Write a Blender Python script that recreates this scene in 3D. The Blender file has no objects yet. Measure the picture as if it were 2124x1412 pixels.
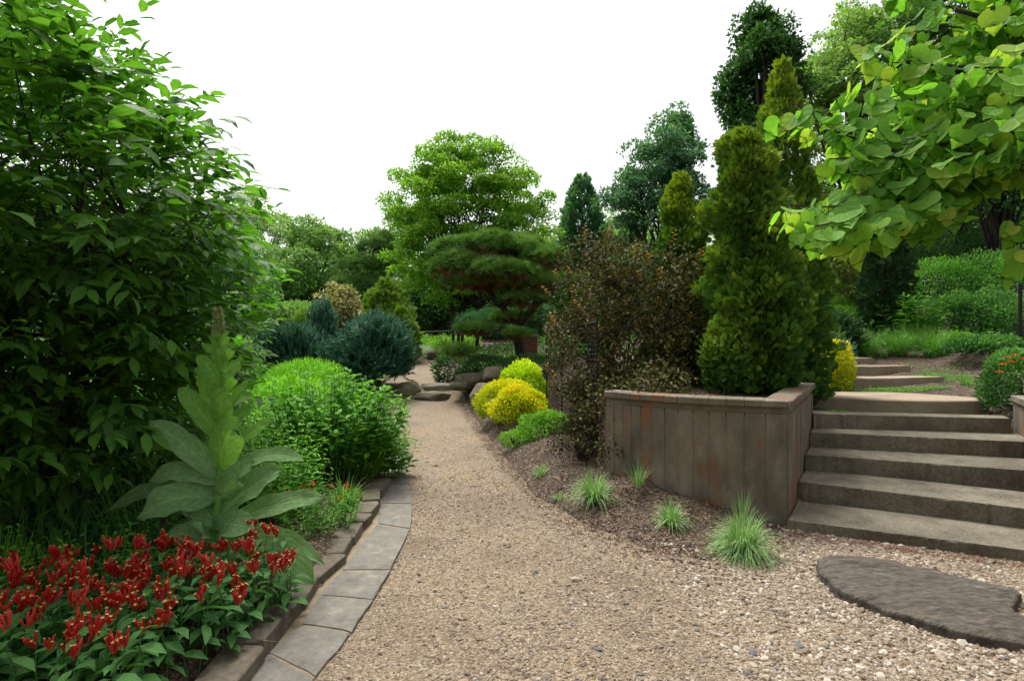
import bpy, math, random
import numpy as np
R = math.radians
SC = bpy.context.scene
COL = SC.collection
# ------------------------------------------------------------------ camera, sky, sun, exposure
F, CX, HY, HCAM = 1180.0, 1062.0, 700.0, 1.5      # focal length / principal column / horizon row of the photograph, eye height
cam_d = bpy.data.cameras.new('camera'); cam = bpy.data.objects.new('camera', cam_d); COL.objects.link(cam)
cam.location = (0, 0, HCAM); cam.rotation_euler = (R(90), 0, 0)
cam_d.sensor_width = 36.0; cam_d.lens = 36.0*F/2124.0
cam_d.shift_y = -(706.0-HY)/2124.0
cam_d.clip_start = 0.05; cam_d.clip_end = 600
SC.camera = cam
SUN_EL, SUN_AZ = 66.0, -25.0                      # azimuth from +Y towards +X
w = bpy.data.worlds.new('World'); SC.world = w; w.use_nodes = True
nt = w.node_tree; nt.nodes.clear()
sky = nt.nodes.new('ShaderNodeTexSky'); sky.sky_type = 'NISHITA'; sky.sun_disc = False
sky.sun_elevation = R(SUN_EL); sky.sun_rotation = R(SUN_AZ); sky.air_density = 1.0; sky.dust_density = 6.0; sky.ozone_density = 0.6
hs = nt.nodes.new('ShaderNodeHueSaturation'); hs.inputs['Saturation'].default_value = 0.14
bg = nt.nodes.new('ShaderNodeBackground'); bg.inputs['Strength'].default_value = 0.095
wo = nt.nodes.new('ShaderNodeOutputWorld')
nt.links.new(sky.outputs[0], hs.inputs['Color']); nt.links.new(hs.outputs[0], bg.inputs[0]); nt.links.new(bg.outputs[0], wo.inputs[0])
sd = bpy.data.lights.new('sun', 'SUN'); sun = bpy.data.objects.new('sun', sd); COL.objects.link(sun)
sd.energy = 1.5; sd.angle = R(24); sd.color = (1.0, 0.96, 0.9)
sun.rotation_euler = (R(90-SUN_EL), 0, R(180-SUN_AZ)); sun.location = (0, 0, 20)
SC.view_settings.view_transform = 'Standard'; SC.view_settings.look = 'None'
SC.view_settings.exposure = 1.42; SC.view_settings.gamma = 1.0; SC.view_settings.use_curve_mapping = False
SC.cycles.max_bounces = 7; SC.cycles.diffuse_bounces = 4; SC.cycles.glossy_bounces = 2; SC.cycles.transmission_bounces = 6
SC.cycles.caustics_reflective = False; SC.cycles.caustics_refractive = False
SC.cycles.use_denoising = True

# ------------------------------------------------------------------ helpers
def P(px, py, d):      # a point seen at photo pixel (px, py) at depth d
    return np.array([(px-CX)/F*d, d, HCAM-(py-HY)/F*d])
def G(px, py, z=0.0):  # the point of the level z seen at that pixel
    d = (HCAM-z)*F/(py-HY); return np.array([(px-CX)/F*d, d, z])
def nrm(a): return a/np.maximum(np.linalg.norm(a, axis=-1, keepdims=True), 1e-9)
def rng_(s): return np.random.default_rng(s)

class MB:
    def __init__(s): s.V=[]; s.F=[]; s.A=[]; s.n=0; s.M=[]; s.U=[]; s.hasuv=False
    def add(s, V, Fs, a=0.0, m=0, uv=None):
        V = np.asarray(V, float).reshape(-1, 3)
        if not isinstance(Fs, list) or (len(Fs) and np.isscalar(Fs[0][0])): Fs = [Fs]
        for f in Fs:
            f = np.asarray(f, int)
            if f.ndim == 1: f = f[None]
            s.F.append(f+s.n); s.M.append(np.full(len(f), m, int))
        if uv is not None: s.hasuv=True
        s.U.append(np.zeros((len(V),2)) if uv is None else np.asarray(uv,float))
        s.V.append(V); s.A.append(np.broadcast_to(np.asarray(a, float), (len(V),)).copy()); s.n += len(V)
    def mesh(s, name, base=(0,0,0), smooth=False):
        me = bpy.data.meshes.new(name)
        V = np.concatenate(s.V)-np.asarray(base, float)
        me.vertices.add(len(V)); me.vertices.foreach_set('co', V.astype(np.float32).ravel())
        nl = sum(f.size for f in s.F); npoly = sum(len(f) for f in s.F)
        me.loops.add(nl); me.polygons.add(npoly)
        me.loops.foreach_set('vertex_index', np.concatenate([f.ravel() for f in s.F]).astype(np.int32))
        tot = np.concatenate([np.full(len(f), f.shape[1], np.int32) for f in s.F])
        me.polygons.foreach_set('loop_start', np.concatenate([[0], np.cumsum(tot)[:-1]]).astype(np.int32))
        mi = np.concatenate(s.M).astype(np.int32)
        if mi.any(): me.polygons.foreach_set('material_index', mi)
        me.polygons.foreach_set('use_smooth', np.full(npoly, bool(smooth)))
        at = me.attributes.new('v', 'FLOAT', 'POINT'); at.data.foreach_set('value', np.concatenate(s.A).astype(np.float32))
        if s.hasuv:
            U=np.concatenate(s.U); at = me.attributes.new('luv', 'FLOAT_VECTOR', 'POINT'); at.data.foreach_set('vector', np.c_[U, np.zeros(len(U))].astype(np.float32).ravel())
        me.update(calc_edges=True)
        return me
    def build(s, name, mat, parent=None, base=(0,0,0), smooth=False):
        return link(name, s.mesh(name, base, smooth), mat, parent)
def link(name, me, mat=None, parent=None, loc=None):
    if mat is not None and not len(me.materials):
        for m_ in (mat if isinstance(mat, (list, tuple)) else [mat]): me.materials.append(m_)
    o = bpy.data.objects.new(name, me); COL.objects.link(o)
    if parent is not None: o.parent = parent
    if loc is not None: o.location = loc
    return o
def tag(o, label=None, cat=None, group=None, kind=None):
    if label: o['label'] = label
    if cat: o['category'] = cat
    if group: o['group'] = group
    if kind: o['kind'] = kind
    return o
def thing(name, label, cat, loc=(0,0,0), group=None):
    o = bpy.data.objects.new(name, None); COL.objects.link(o); o.location = loc; o.empty_display_size = .1
    return tag(o, label, cat, group, 'thing')

# ---- node materials
def mat_new(name):
    m = bpy.data.materials.new(name); m.use_nodes = True; t = m.node_tree; t.nodes.clear()
    return m, t, t.nodes.new('ShaderNodeOutputMaterial')
def N(t, typ, **k):
    n = t.nodes.new(typ)
    for a, b in k.items():
        if a.startswith('i_'): n.inputs[a[2:].replace('_', ' ')].default_value = b
        else: setattr(n, a, b)
    return n
def ramp(t, stops):
    r = t.nodes.new('ShaderNodeValToRGB'); e = r.color_ramp.elements
    while len(e) < len(stops): e.new(0.5)
    for el, (p, c) in zip(e, stops): el.position = p; el.color = (*c, 1) if len(c) == 3 else c
    return r
FG = 1.75
def foliage(name, cols, transl=0.3, rough=0.5, noise=0.25, spec=0.35, nscale=1.5, veins=0.0, vfreq=7.0):
    m, t, out = mat_new(name); L = t.links.new
    cols = [tuple(min(.75, x*FG) for x in c) for c in cols]; spec *= .5; rough = min(.8, rough+.12)
    at = N(t, 'ShaderNodeAttribute', attribute_name='v')
    tc = N(t, 'ShaderNodeTexCoord'); nz = N(t, 'ShaderNodeTexNoise', i_Scale=nscale, i_Detail=2.0)
    L(tc.outputs['Object'], nz.inputs['Vector'])
    ma = N(t, 'ShaderNodeMath', operation='MULTIPLY_ADD'); ma.inputs[1].default_value = noise*2; L(nz.outputs[0], ma.inputs[0])
    sb = N(t, 'ShaderNodeMath', operation='SUBTRACT'); L(at.outputs['Fac'], sb.inputs[0]); sb.inputs[1].default_value = noise
    L(sb.outputs[0], ma.inputs[2])
    k = len(cols)-1
    rp = ramp(t, [(i/k, c) for i, c in enumerate(cols)]); L(ma.outputs[0], rp.inputs[0])
    p = N(t, 'ShaderNodeBsdfPrincipled', i_Roughness=rough); p.inputs['Specular IOR Level'].default_value = spec
    if veins:      # midrib and side veins from the leaf's own coordinates
        la = N(t, 'ShaderNodeAttribute', attribute_name='luv'); sx = N(t, 'ShaderNodeSeparateXYZ'); L(la.outputs['Vector'], sx.inputs[0])
        def M_(op, a, b=None):
            n_ = N(t, 'ShaderNodeMath', operation=op)
            for i_, q in enumerate((a, b)):
                if q is None: continue
                if isinstance(q, (int, float)): n_.inputs[i_].default_value = q
                else: L(q, n_.inputs[i_])
            return n_.outputs[0]
        ab = M_('ABSOLUTE', sx.outputs[1]); ph = M_('SUBTRACT', M_('MULTIPLY', sx.outputs[0], vfreq), M_('MULTIPLY', ab, vfreq*.95))
        sv = M_('POWER', M_('ABSOLUTE', M_('SINE', M_('MULTIPLY', ph, 3.14159))), 14.0); sv = M_('SUBTRACT', 1.0, M_('POWER', M_('ABSOLUTE', M_('SINE', M_('MULTIPLY', ph, 3.14159))), .35))
        mr = N(t, 'ShaderNodeMapRange'); L(ab, mr.inputs[0]); mr.inputs[1].default_value = .0; mr.inputs[2].default_value = .055; mr.inputs[3].default_value = 1.0; mr.inputs[4].default_value = 0.0
        vn = M_('MAXIMUM', M_('MULTIPLY', sv, .8), mr.outputs[0])
        mv = N(t, 'ShaderNodeMixRGB'); L(M_('MULTIPLY', vn, veins), mv.inputs[0]); L(rp.outputs[0], mv.inputs[1]); mv.inputs[2].default_value = tuple(min(.8, x*1.7+.02) for x in cols[-1])+(1,)
        bl = N(t, 'ShaderNodeTexNoise', i_Scale=38.0, i_Detail=3.0); L(tc.outputs['Object'], bl.inputs['Vector'])
        r2 = ramp(t, [(.3, (.78, .8, .75)), (.7, (1.12, 1.1, 1.1))]); L(bl.outputs[0], r2.inputs[0])
        m5 = N(t, 'ShaderNodeMixRGB', blend_type='MULTIPLY'); m5.inputs[0].default_value = 1; L(mv.outputs[0], m5.inputs[1]); L(r2.outputs[0], m5.inputs[2])
        bp_ = N(t, 'ShaderNodeBump', i_Strength=.5, i_Distance=.004, invert=True); L(M_('ADD', vn, M_('MULTIPLY', bl.outputs[0], .7)), bp_.inputs['Height']); L(bp_.outputs[0], p.inputs['Normal'])
        rp = m5
    L(rp.outputs[0], p.inputs['Base Color'])
    tr = N(t, 'ShaderNodeBsdfTranslucent')
    mx = N(t, 'ShaderNodeMixRGB', blend_type='MULTIPLY'); mx.inputs[0].default_value = 1.0; mx.inputs[2].default_value = (1.5, 1.6, .7, 1)
    L(rp.outputs[0], mx.inputs[1]); L(mx.outputs[0], tr.inputs['Color'])
    ms = N(t, 'ShaderNodeMixShader'); ms.inputs[0].default_value = transl
    L(p.outputs[0], ms.inputs[1]); L(tr.outputs[0], ms.inputs[2]); L(ms.outputs[0], out.inputs[0])
    return m
def stone_mat(name, cols, scale=3.0, rough=0.85, bump=0.4, bscale=None, stretch=(1,1,1), fine=40.0, speck=0.15, coord='Object', bdist=.02):
    m, t, out = mat_new(name); L = t.links.new
    tc = N(t, 'ShaderNodeTexCoord'); mp = N(t, 'ShaderNodeMapping'); mp.inputs['Scale'].default_value = stretch
    ge = N(t, 'ShaderNodeObjectInfo'); ad = N(t, 'ShaderNodeVectorMath', operation='ADD')
    L(tc.outputs[coord], mp.inputs[0]); L(mp.outputs[0], ad.inputs[0]); 
    sc = N(t, 'ShaderNodeVectorMath', operation='SCALE'); sc.inputs[0].default_value = (37, 11, 23); L(ge.outputs['Random'], sc.inputs['Scale']); L(sc.outputs[0], ad.inputs[1])
    n1 = N(t, 'ShaderNodeTexNoise', i_Scale=scale, i_Detail=8.0, i_Roughness=.65); L(ad.outputs[0], n1.inputs['Vector'])
    k = len(cols)-1
    rp = ramp(t, [(0.28+0.44*i/k, c) for i, c in enumerate(cols)]); L(n1.outputs[0], rp.inputs[0])
    n2 = N(t, 'ShaderNodeTexNoise', i_Scale=fine, i_Detail=4.0, i_Roughness=.7); L(ad.outputs[0], n2.inputs['Vector'])
    r2 = ramp(t, [(.3, (1-speck*2,)*3), (.7, (1+speck,)*3)]); L(n2.outputs[0], r2.inputs[0])
    mx = N(t, 'ShaderNodeMixRGB', blend_type='MULTIPLY'); mx.inputs[0].default_value = 1; L(rp.outputs[0], mx.inputs[1]); L(r2.outputs[0], mx.inputs[2])
    p = N(t, 'ShaderNodeBsdfPrincipled', i_Roughness=rough); p.inputs['Specular IOR Level'].default_value = .3
    L(mx.outputs[0], p.inputs['Base Color'])
    ma = N(t, 'ShaderNodeMath', operation='MULTIPLY_ADD'); L(n2.outputs[0], ma.inputs[0]); ma.inputs[1].default_value = .4; L(n1.outputs[0], ma.inputs[2])
    b = N(t, 'ShaderNodeBump', i_Strength=bump, i_Distance=bdist); L(ma.outputs[0], b.inputs['Height']); L(b.outputs[0], p.inputs['Normal'])
    L(p.outputs[0], out.inputs[0])
    return m
def plain(name, c, rough=.6, metal=0.0, var=.25, scale=8.0):
    return stone_mat(name, [tuple(x*(1-var) for x in c), c, tuple(x*(1+var) for x in c)], scale=scale, rough=rough, bump=.15)

# ---- leaf templates: (along, across, normal) + faces
RH = (np.array([(0,0,0),(.42,.5,.14),(1,0,-.1),(.42,-.5,.14)]), [np.array([(0,1,2,3)])])
LF = (np.array([(0,0,0),(.3,.42,.12),(.65,.4,.08),(1,0,-.35),(.65,-.4,.08),(.3,-.42,.12),(.33,0,0),(.68,0,-.06)]),
      [np.array([(0,6,1),(0,5,6),(7,3,2),(7,4,3)]), np.array([(6,7,2,1),(6,5,4,7)])])
TRI = (np.array([(0,.5,0),(0,-.5,0),(1,0,0)]), [np.array([(0,1,2)])])
def fan_t(pairs=3, bw=.16, seed=0):
    V=[]; Fc=[]
    def bl(o, d, l, wd):
        d=np.array(d)/np.linalg.norm(d); s=np.array([-d[1], d[0], 0]); i=len(V)
        V.extend([o, o+d*l*.5+s*wd*.5+np.array([0,0,.05]), o+d*l, o+d*l*.5-s*wd*.5+np.array([0,0,.05])]); Fc.append((i,i+1,i+2,i+3))
    bl(np.zeros(3), (1,0,0), 1.0, bw)
    for k in range(pairs):
        a=.12+.62*k/pairs
        for sg in (-1,1): bl(np.array([a,0,0]), (.75,sg*(.75-.12*k),.15), .62-.12*k, bw)
    return (np.array(V), [np.array(Fc)])
FAN = fan_t(3, .22)
def plume_t(n=11, seed=1, spread=.32, wd=.05):
    g=rng_(seed); V=[]; Fc=[]
    for k in range(n):
        a=.02+.78*k/n; th=k*2.4; d=np.array([.8, math.cos(th)*spread*2, math.sin(th)*spread*2]); d/=np.linalg.norm(d)
        s=np.cross(d, (1,.1,.2)); s/=np.linalg.norm(s); l=.42*(1-.45*a); i=len(V)
        o=np.array([a,0,0]); V += [o+s*wd, o-s*wd, o+d*l]; Fc.append((i,i+1,i+2))
    return (np.array(V), [np.array(Fc)])
PLUME = plume_t(10, wd=.075)
def tuft_t(n=14, seed=2, wd=.055):
    g=rng_(seed); V=[]; Fc=[]
    for k in range(n):
        z=.15+.85*(k+.5)/n; th=k*2.4; r=math.sqrt(max(0,1-z*z)); d=np.array([z, r*math.cos(th), r*math.sin(th)])
        s=np.cross(d, (.3,.2,1)); s/=np.linalg.norm(s); i=len(V); l=.75+.25*g.random()
        V += [s*wd, -s*wd, d*l]; Fc.append((i,i+1,i+2))
    return (np.array(V), [np.array(Fc)])
TUFT = tuft_t()

def cloud(mb, C, D, Nn, L, W, tm, v):
    D = nrm(D); S = np.cross(Nn, D); S = nrm(S); N2 = np.cross(D, S)
    tv, tf = tm; n = len(C); k = len(tv)
    L = np.broadcast_to(L, (n,)); W = np.broadcast_to(W, (n,)); v = np.broadcast_to(v, (n,))
    V = C[:,None]+D[:,None]*(tv[None,:,0:1]*L[:,None,None])+S[:,None]*(tv[None,:,1:2]*W[:,None,None])+N2[:,None]*(tv[None,:,2:3]*W[:,None,None])
    off = (np.arange(n)*k)[:,None,None]
    mb.add(V.reshape(-1,3), [(f[None]+off).reshape(-1, f.shape[1]) for f in tf], np.repeat(v, k), uv=np.tile(tv[:,:2],(n,1)) if k>=8 and k<20 else None)
def runit(g, n): return nrm(g.normal(size=(n,3)))
def tube(mb, pts, rad, sides=6, a=0.0):
    pts = np.asarray(pts, float); k = len(pts); rad = np.broadcast_to(np.asarray(rad, float), (k,))
    T = nrm(np.gradient(pts, axis=0)); ref = np.array([.31,.17,.93]) if abs(T[0,2]) < .9 else np.array([1,.1,0])
    U = nrm(np.cross(T, ref)); W = np.cross(T, U)
    an = np.arange(sides)*2*math.pi/sides
    V = pts[:,None]+rad[:,None,None]*(U[:,None]*np.cos(an)[None,:,None]+W[:,None]*np.sin(an)[None,:,None])
    i = np.arange(k-1)[:,None]*sides+np.arange(sides)[None]; j = np.arange(k-1)[:,None]*sides+(np.arange(sides)[None]+1)%sides
    mb.add(V.reshape(-1,3), [np.stack([i,j,j+sides,i+sides],-1).reshape(-1,4), np.arange(sides)[None,::-1], (np.arange(sides)+(k-1)*sides)[None]], a)
def bez(a, b, g, k=6, bow=.15, sag=0.0):
    a=np.asarray(a,float); b=np.asarray(b,float); t=np.linspace(0,1,k)[:,None]; l=np.linalg.norm(b-a)
    mid=(a+b)/2+runit(g,1)[0]*l*bow+np.array([0,0,-sag*l]); return (1-t)**2*a+2*t*(1-t)*mid+t*t*b
def blades(mb, root, az, L, lean, wd, k=5, droop=.6, v=0.5):
    n=len(root); t=np.linspace(0,1,k); h=np.stack([np.cos(az),np.sin(az),np.zeros(n)],-1); s=np.stack([-np.sin(az),np.cos(az),np.zeros(n)],-1)
    L=np.broadcast_to(L,(n,)); lean=np.broadcast_to(lean,(n,)); wd=np.broadcast_to(wd,(n,)); droop=np.broadcast_to(droop,(n,)); v=np.broadcast_to(v,(n,))
    hx=L[:,None]*(lean[:,None]*(.35*t+.65*t**2)); hz=L[:,None]*(np.sqrt(np.maximum(1-lean[:,None]**2,.05))*t-droop[:,None]*lean[:,None]*t**3)
    c=root[:,None]+h[:,None]*hx[:,:,None]+np.array([0,0,1.])*hz[:,:,None]
    ww=wd[:,None]*np.clip(np.minimum(1,(1-t)*1.8+.04),0,1)*.5
    V=np.stack([c-s[:,None]*ww[:,:,None], c+s[:,None]*ww[:,:,None]],2)   # n,k,2,3
    off=(np.arange(n)*2*k)[:,None,None]; q=np.array([(2*i,2*i+1,2*i+3,2*i+2) for i in range(k-1)])
    mb.add(V.reshape(-1,3), (q[None]+off).reshape(-1,4), np.repeat(v,2*k))

# ---- terrain
def interp(y, a, b): return np.interp(y, a, b)
def zp(y): return interp(y, [-50,9,12.4,12.6,13.1,22,30,60,200], [0,0,.10,.12,.36,.78,1.2,2.2,6])
GRAV = np.array([(-1.6,-3),(-1.15,.5),(-.97,1.6),(-.868,2.49),(-.849,2.77),(-.796,3.22),(-.773,3.85),(-.837,4.66),(-1.06,5.9),(-1.31,6.8),(-1.78,8.85),(-2.5,11.8),(-3.05,12.75),
  (-3.05,13.3),(-3.3,18),(-3.75,22),(-4.9,27),(-4.0,27),(-3.0,22),(-2.35,18),(-1.75,14.4),(-1.6,13.2),
  (-1.15,12.7),(-.465,8.85),(-.1,6.8),(.15,5.36),(.53,4.54),(.91,4.02),(1.3,3.72),(1.7,3.85),(2.0,4.25),(2.3,4.6),(5.2,5.8),(9,5.6),(9,-3)], float)
WALLF = np.array([(.86,5.36),(1.065,5.13),(1.405,4.86),(1.75,4.68),(2.2,4.52)], float)      # foot line of the curved retaining wall
SIDE0, SIDE1 = np.array([2.2,4.52]), np.array([3.30,6.24])
UPPER = np.array([(.80,80),(.80,9.5),(.80,7.5),(.84,5.75),(.94,5.44),(1.12,5.22),(1.45,4.96),(1.78,4.79),(2.13,4.66),(3.14,6.2),(3.25,6.32),(5.12,6.0),(5.24,5.86),(4.2,4.2),(4.2,-10),(120,-10),(120,120),(.80,120)], float)
def sdist(poly, x, y):      # signed distance, positive inside
    x=np.asarray(x,float); y=np.asarray(y,float); ins=np.zeros(x.shape,bool); d=np.full(x.shape,1e9)
    n=len(poly)
    for i in range(n):
        (x0,y0),(x1,y1)=poly[i],poly[(i+1)%n]
        if y0!=y1:
            c=((y0>y)!=(y1>y))&(x<(x1-x0)*(y-y0)/(y1-y0)+x0); ins^=c
        ex,ey=x1-x0,y1-y0; t=np.clip(((x-x0)*ex+(y-y0)*ey)/(ex*ex+ey*ey+1e-12),0,1)
        d=np.minimum(d,np.hypot(x-x0-t*ex,y-y0-t*ey))
    return np.where(ins,d,-d)
FARP=[(0,15,.7),(-1,15,.5),(1.5,14,.95),(2,20,1.3),(0,22,.95),(3,30,1.7),(10,30,2.6),(10,20,2.2),(0,40,1.8),(20,30,3),(20,15,2.6),(25,60,4),(0,70,2.6),(-1,30,1.2),(60,60,5),(60,10,4)]
LOWP=np.array([(2.2,4.5,.03),(1.75,4.6,.13),(1.405,4.78,.19),(1.065,5.04,.26),(.85,5.4,.26),(1.4,4.2,.05),(.95,4.6,.07),(.6,5.2,.07),(.4,6.2,.10),(.75,6.2,.28),(.7,7.2,.32),(.2,7.5,.12),(.0,8.6,.14),(.3,8.8,.25),
  (-.25,9.6,.17),(.2,10.3,.35),(.6,9,.4),(-.9,12.,.13),(-.4,11.5,.27),(0,12.5,.45),(.8,11,.6),(.8,12.5,.7),(-1.4,13.8,.42)]+FARP, float)
HIP=np.array([(2,5.5,.93),(2.6,6,.93),(1.5,6.2,.92),(1.2,5.6,.92),(1.8,5.1,.93),(1.4,7.5,.92),(2.2,7.5,.93),(3.0,6.5,.88),(3.35,6.5,.60),(4.2,6.4,.57),(5.1,6.3,.58),(4.0,7.0,.60),(5.0,6.9,.60),(3.6,7.5,.70),(4.6,7.5,.68),(5.6,7.4,.72),(4.5,8.3,.78),(5.4,8.3,.76),(6.3,8.3,.80),(5.4,9.0,.86),(6.2,9.4,.87),(6.8,9.5,.89),(4.6,9.4,.95),(6.0,10.2,.98),(6.8,10.4,1.0),(6.2,11,1.06),(6.5,12,1.25),
  (5.6,5.6,.86),(7,6,1.0),(6,3,.7),(9,10,1.35),(5,12,1.4),(8,14,1.8),(4,15,1.5),(3,12,1.15),(1.5,10,.85),(12,16,2.3)]+FARP, float)
def shep(pts, x, y, p=3.2):
    num=np.zeros(x.shape); den=np.zeros(x.shape)
    for a,b,c in pts:
        ww=((x-a)**2+(y-b)**2+.02)**(-p/2); num+=ww*c; den+=ww
    return num/den
def sstep(t): t=np.clip(t,0,1); return t*t*(3-2*t)
def wob(x,y): return .012*np.sin(3.1*x+1.3*y)+.010*np.sin(2.3*y-4.1*x+1)+.008*np.sin(7.3*x+5.1*y)+.006*np.sin(11*y-8*x)
def H(x, y):
    x=np.asarray(x,float); y=np.asarray(y,float); sh=np.broadcast(x,y).shape; x=np.broadcast_to(x,sh); y=np.broadcast_to(y,sh)
    z0=zp(y); s=sdist(GRAV,x,y)+1.5*wob(x,y)
    xl=interp(y,GRAV[:16,1][[0,1,2,3,4,5,6,7,8,9,10,11,12,13,14,15]],GRAV[:16,0]); xl=np.where(y>27,-4.5,xl)
    dl=xl-.36*np.clip((7-y)/1.5,0,1)-x
    left=z0+.10*sstep(dl/.2)+.02*np.clip(dl,0,10)+np.clip(dl-6,0,60)*.02
    low=np.maximum(shep(LOWP,x,y),z0+.01); right=z0+(low-z0)*sstep((-s)/.35)
    out=np.where(x<xl, left, right)
    h=np.where(s>-.02, z0-.035, np.where(x<xl, np.where(dl>0,out,z0-.03), z0-.035+(out+.035-z0)*sstep(-s/.12)))
    u=sstep(sdist(UPPER,x,y)/.07)
    u=np.where(y>9, np.maximum(u*0+sstep((x-.8)/1.0+.5), 0), u)
    h=h*(1-u)+shep(HIP,x,y)*u
    return h+wob(x,y)*np.where(s>0,.2,1.0)
def h1(x,y): return float(H(np.array([x]),np.array([y]))[0])

# ================================================================== MATERIALS OF THE SETTING
def mulch_mat():
    m, t, out = mat_new('mulch'); L = t.links.new
    tc = N(t, 'ShaderNodeTexCoord'); vo = N(t, 'ShaderNodeTexVoronoi', i_Scale=45.0); L(tc.outputs['Object'], vo.inputs['Vector'])
    n1 = N(t, 'ShaderNodeTexNoise', i_Scale=4.0, i_Detail=6.0); L(tc.outputs['Object'], n1.inputs['Vector'])
    sp = N(t, 'ShaderNodeSeparateColor'); L(vo.outputs['Color'], sp.inputs[0])
    rp = ramp(t, [(0,(.024,.016,.010)),(.45,(.058,.037,.022)),(.8,(.10,.066,.041)),(1,(.17,.118,.078))]); L(sp.outputs[0], rp.inputs[0])
    r2 = ramp(t, [(.35,(.65,.65,.62)),(.65,(1.15,1.1,1.05))]); L(n1.outputs[0], r2.inputs[0])
    mx = N(t, 'ShaderNodeMixRGB', blend_type='MULTIPLY'); mx.inputs[0].default_value=1; L(rp.outputs[0],mx.inputs[1]); L(r2.outputs[0],mx.inputs[2])
    p = N(t, 'ShaderNodeBsdfPrincipled', i_Roughness=.9); L(mx.outputs[0], p.inputs['Base Color'])
    b = N(t, 'ShaderNodeBump', i_Strength=.8, i_Distance=.02); L(vo.outputs['Distance'], b.inputs['Height']); L(b.outputs[0], p.inputs['Normal']); L(p.outputs[0], out.inputs[0])
    return m
def gravel_mat():
    m, t, out = mat_new('gravel_sand'); L = t.links.new
    tc = N(t, 'ShaderNodeTexCoord'); vo = N(t, 'ShaderNodeTexVoronoi', i_Scale=85.0); L(tc.outputs['Object'], vo.inputs['Vector'])
    v2 = N(t, 'ShaderNodeTexVoronoi', i_Scale=30.0); L(tc.outputs['Object'], v2.inputs['Vector'])
    n1 = N(t, 'ShaderNodeTexNoise', i_Scale=1.1, i_Detail=5.0, i_Roughness=.6); L(tc.outputs['Object'], n1.inputs['Vector'])
    n3 = N(t, 'ShaderNodeTexNoise', i_Scale=160.0, i_Detail=3.0); L(tc.outputs['Object'], n3.inputs['Vector'])
    sp = N(t, 'ShaderNodeSeparateColor'); L(vo.outputs['Color'], sp.inputs[0])
    rp = ramp(t, [(0,(.105,.076,.047)),(.4,(.183,.138,.089)),(.75,(.238,.183,.122)),(1,(.33,.265,.188))]); L(sp.outputs[0], rp.inputs[0])
    r2 = ramp(t, [(.30,(.72,.66,.56)),(.50,(1,1,1)),(.70,(1.16,1.06,.90))]); L(n1.outputs[0], r2.inputs[0])
    mx = N(t, 'ShaderNodeMixRGB', blend_type='MULTIPLY'); mx.inputs[0].default_value=1; L(rp.outputs[0],mx.inputs[1]); L(r2.outputs[0],mx.inputs[2])
    r3 = ramp(t, [(.3,(.62,.62,.62)),(.6,(1.08,1.08,1.08))]); L(n3.outputs[0], r3.inputs[0])
    m2 = N(t, 'ShaderNodeMixRGB', blend_type='MULTIPLY'); m2.inputs[0].default_value=1; L(mx.outputs[0],m2.inputs[1]); L(r3.outputs[0],m2.inputs[2])
    p = N(t, 'ShaderNodeBsdfPrincipled', i_Roughness=.92); L(m2.outputs[0], p.inputs['Base Color'])
    ad = N(t, 'ShaderNodeMath', operation='ADD'); L(vo.outputs['Distance'], ad.inputs[0]); L(n3.outputs[0], ad.inputs[1])
    b = N(t, 'ShaderNodeBump', i_Strength=.6, i_Distance=.012, invert=True); L(ad.outputs[0], b.inputs['Height']); L(b.outputs[0], p.inputs['Normal']); L(p.outputs[0], out.inputs[0])
    return m
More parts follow.
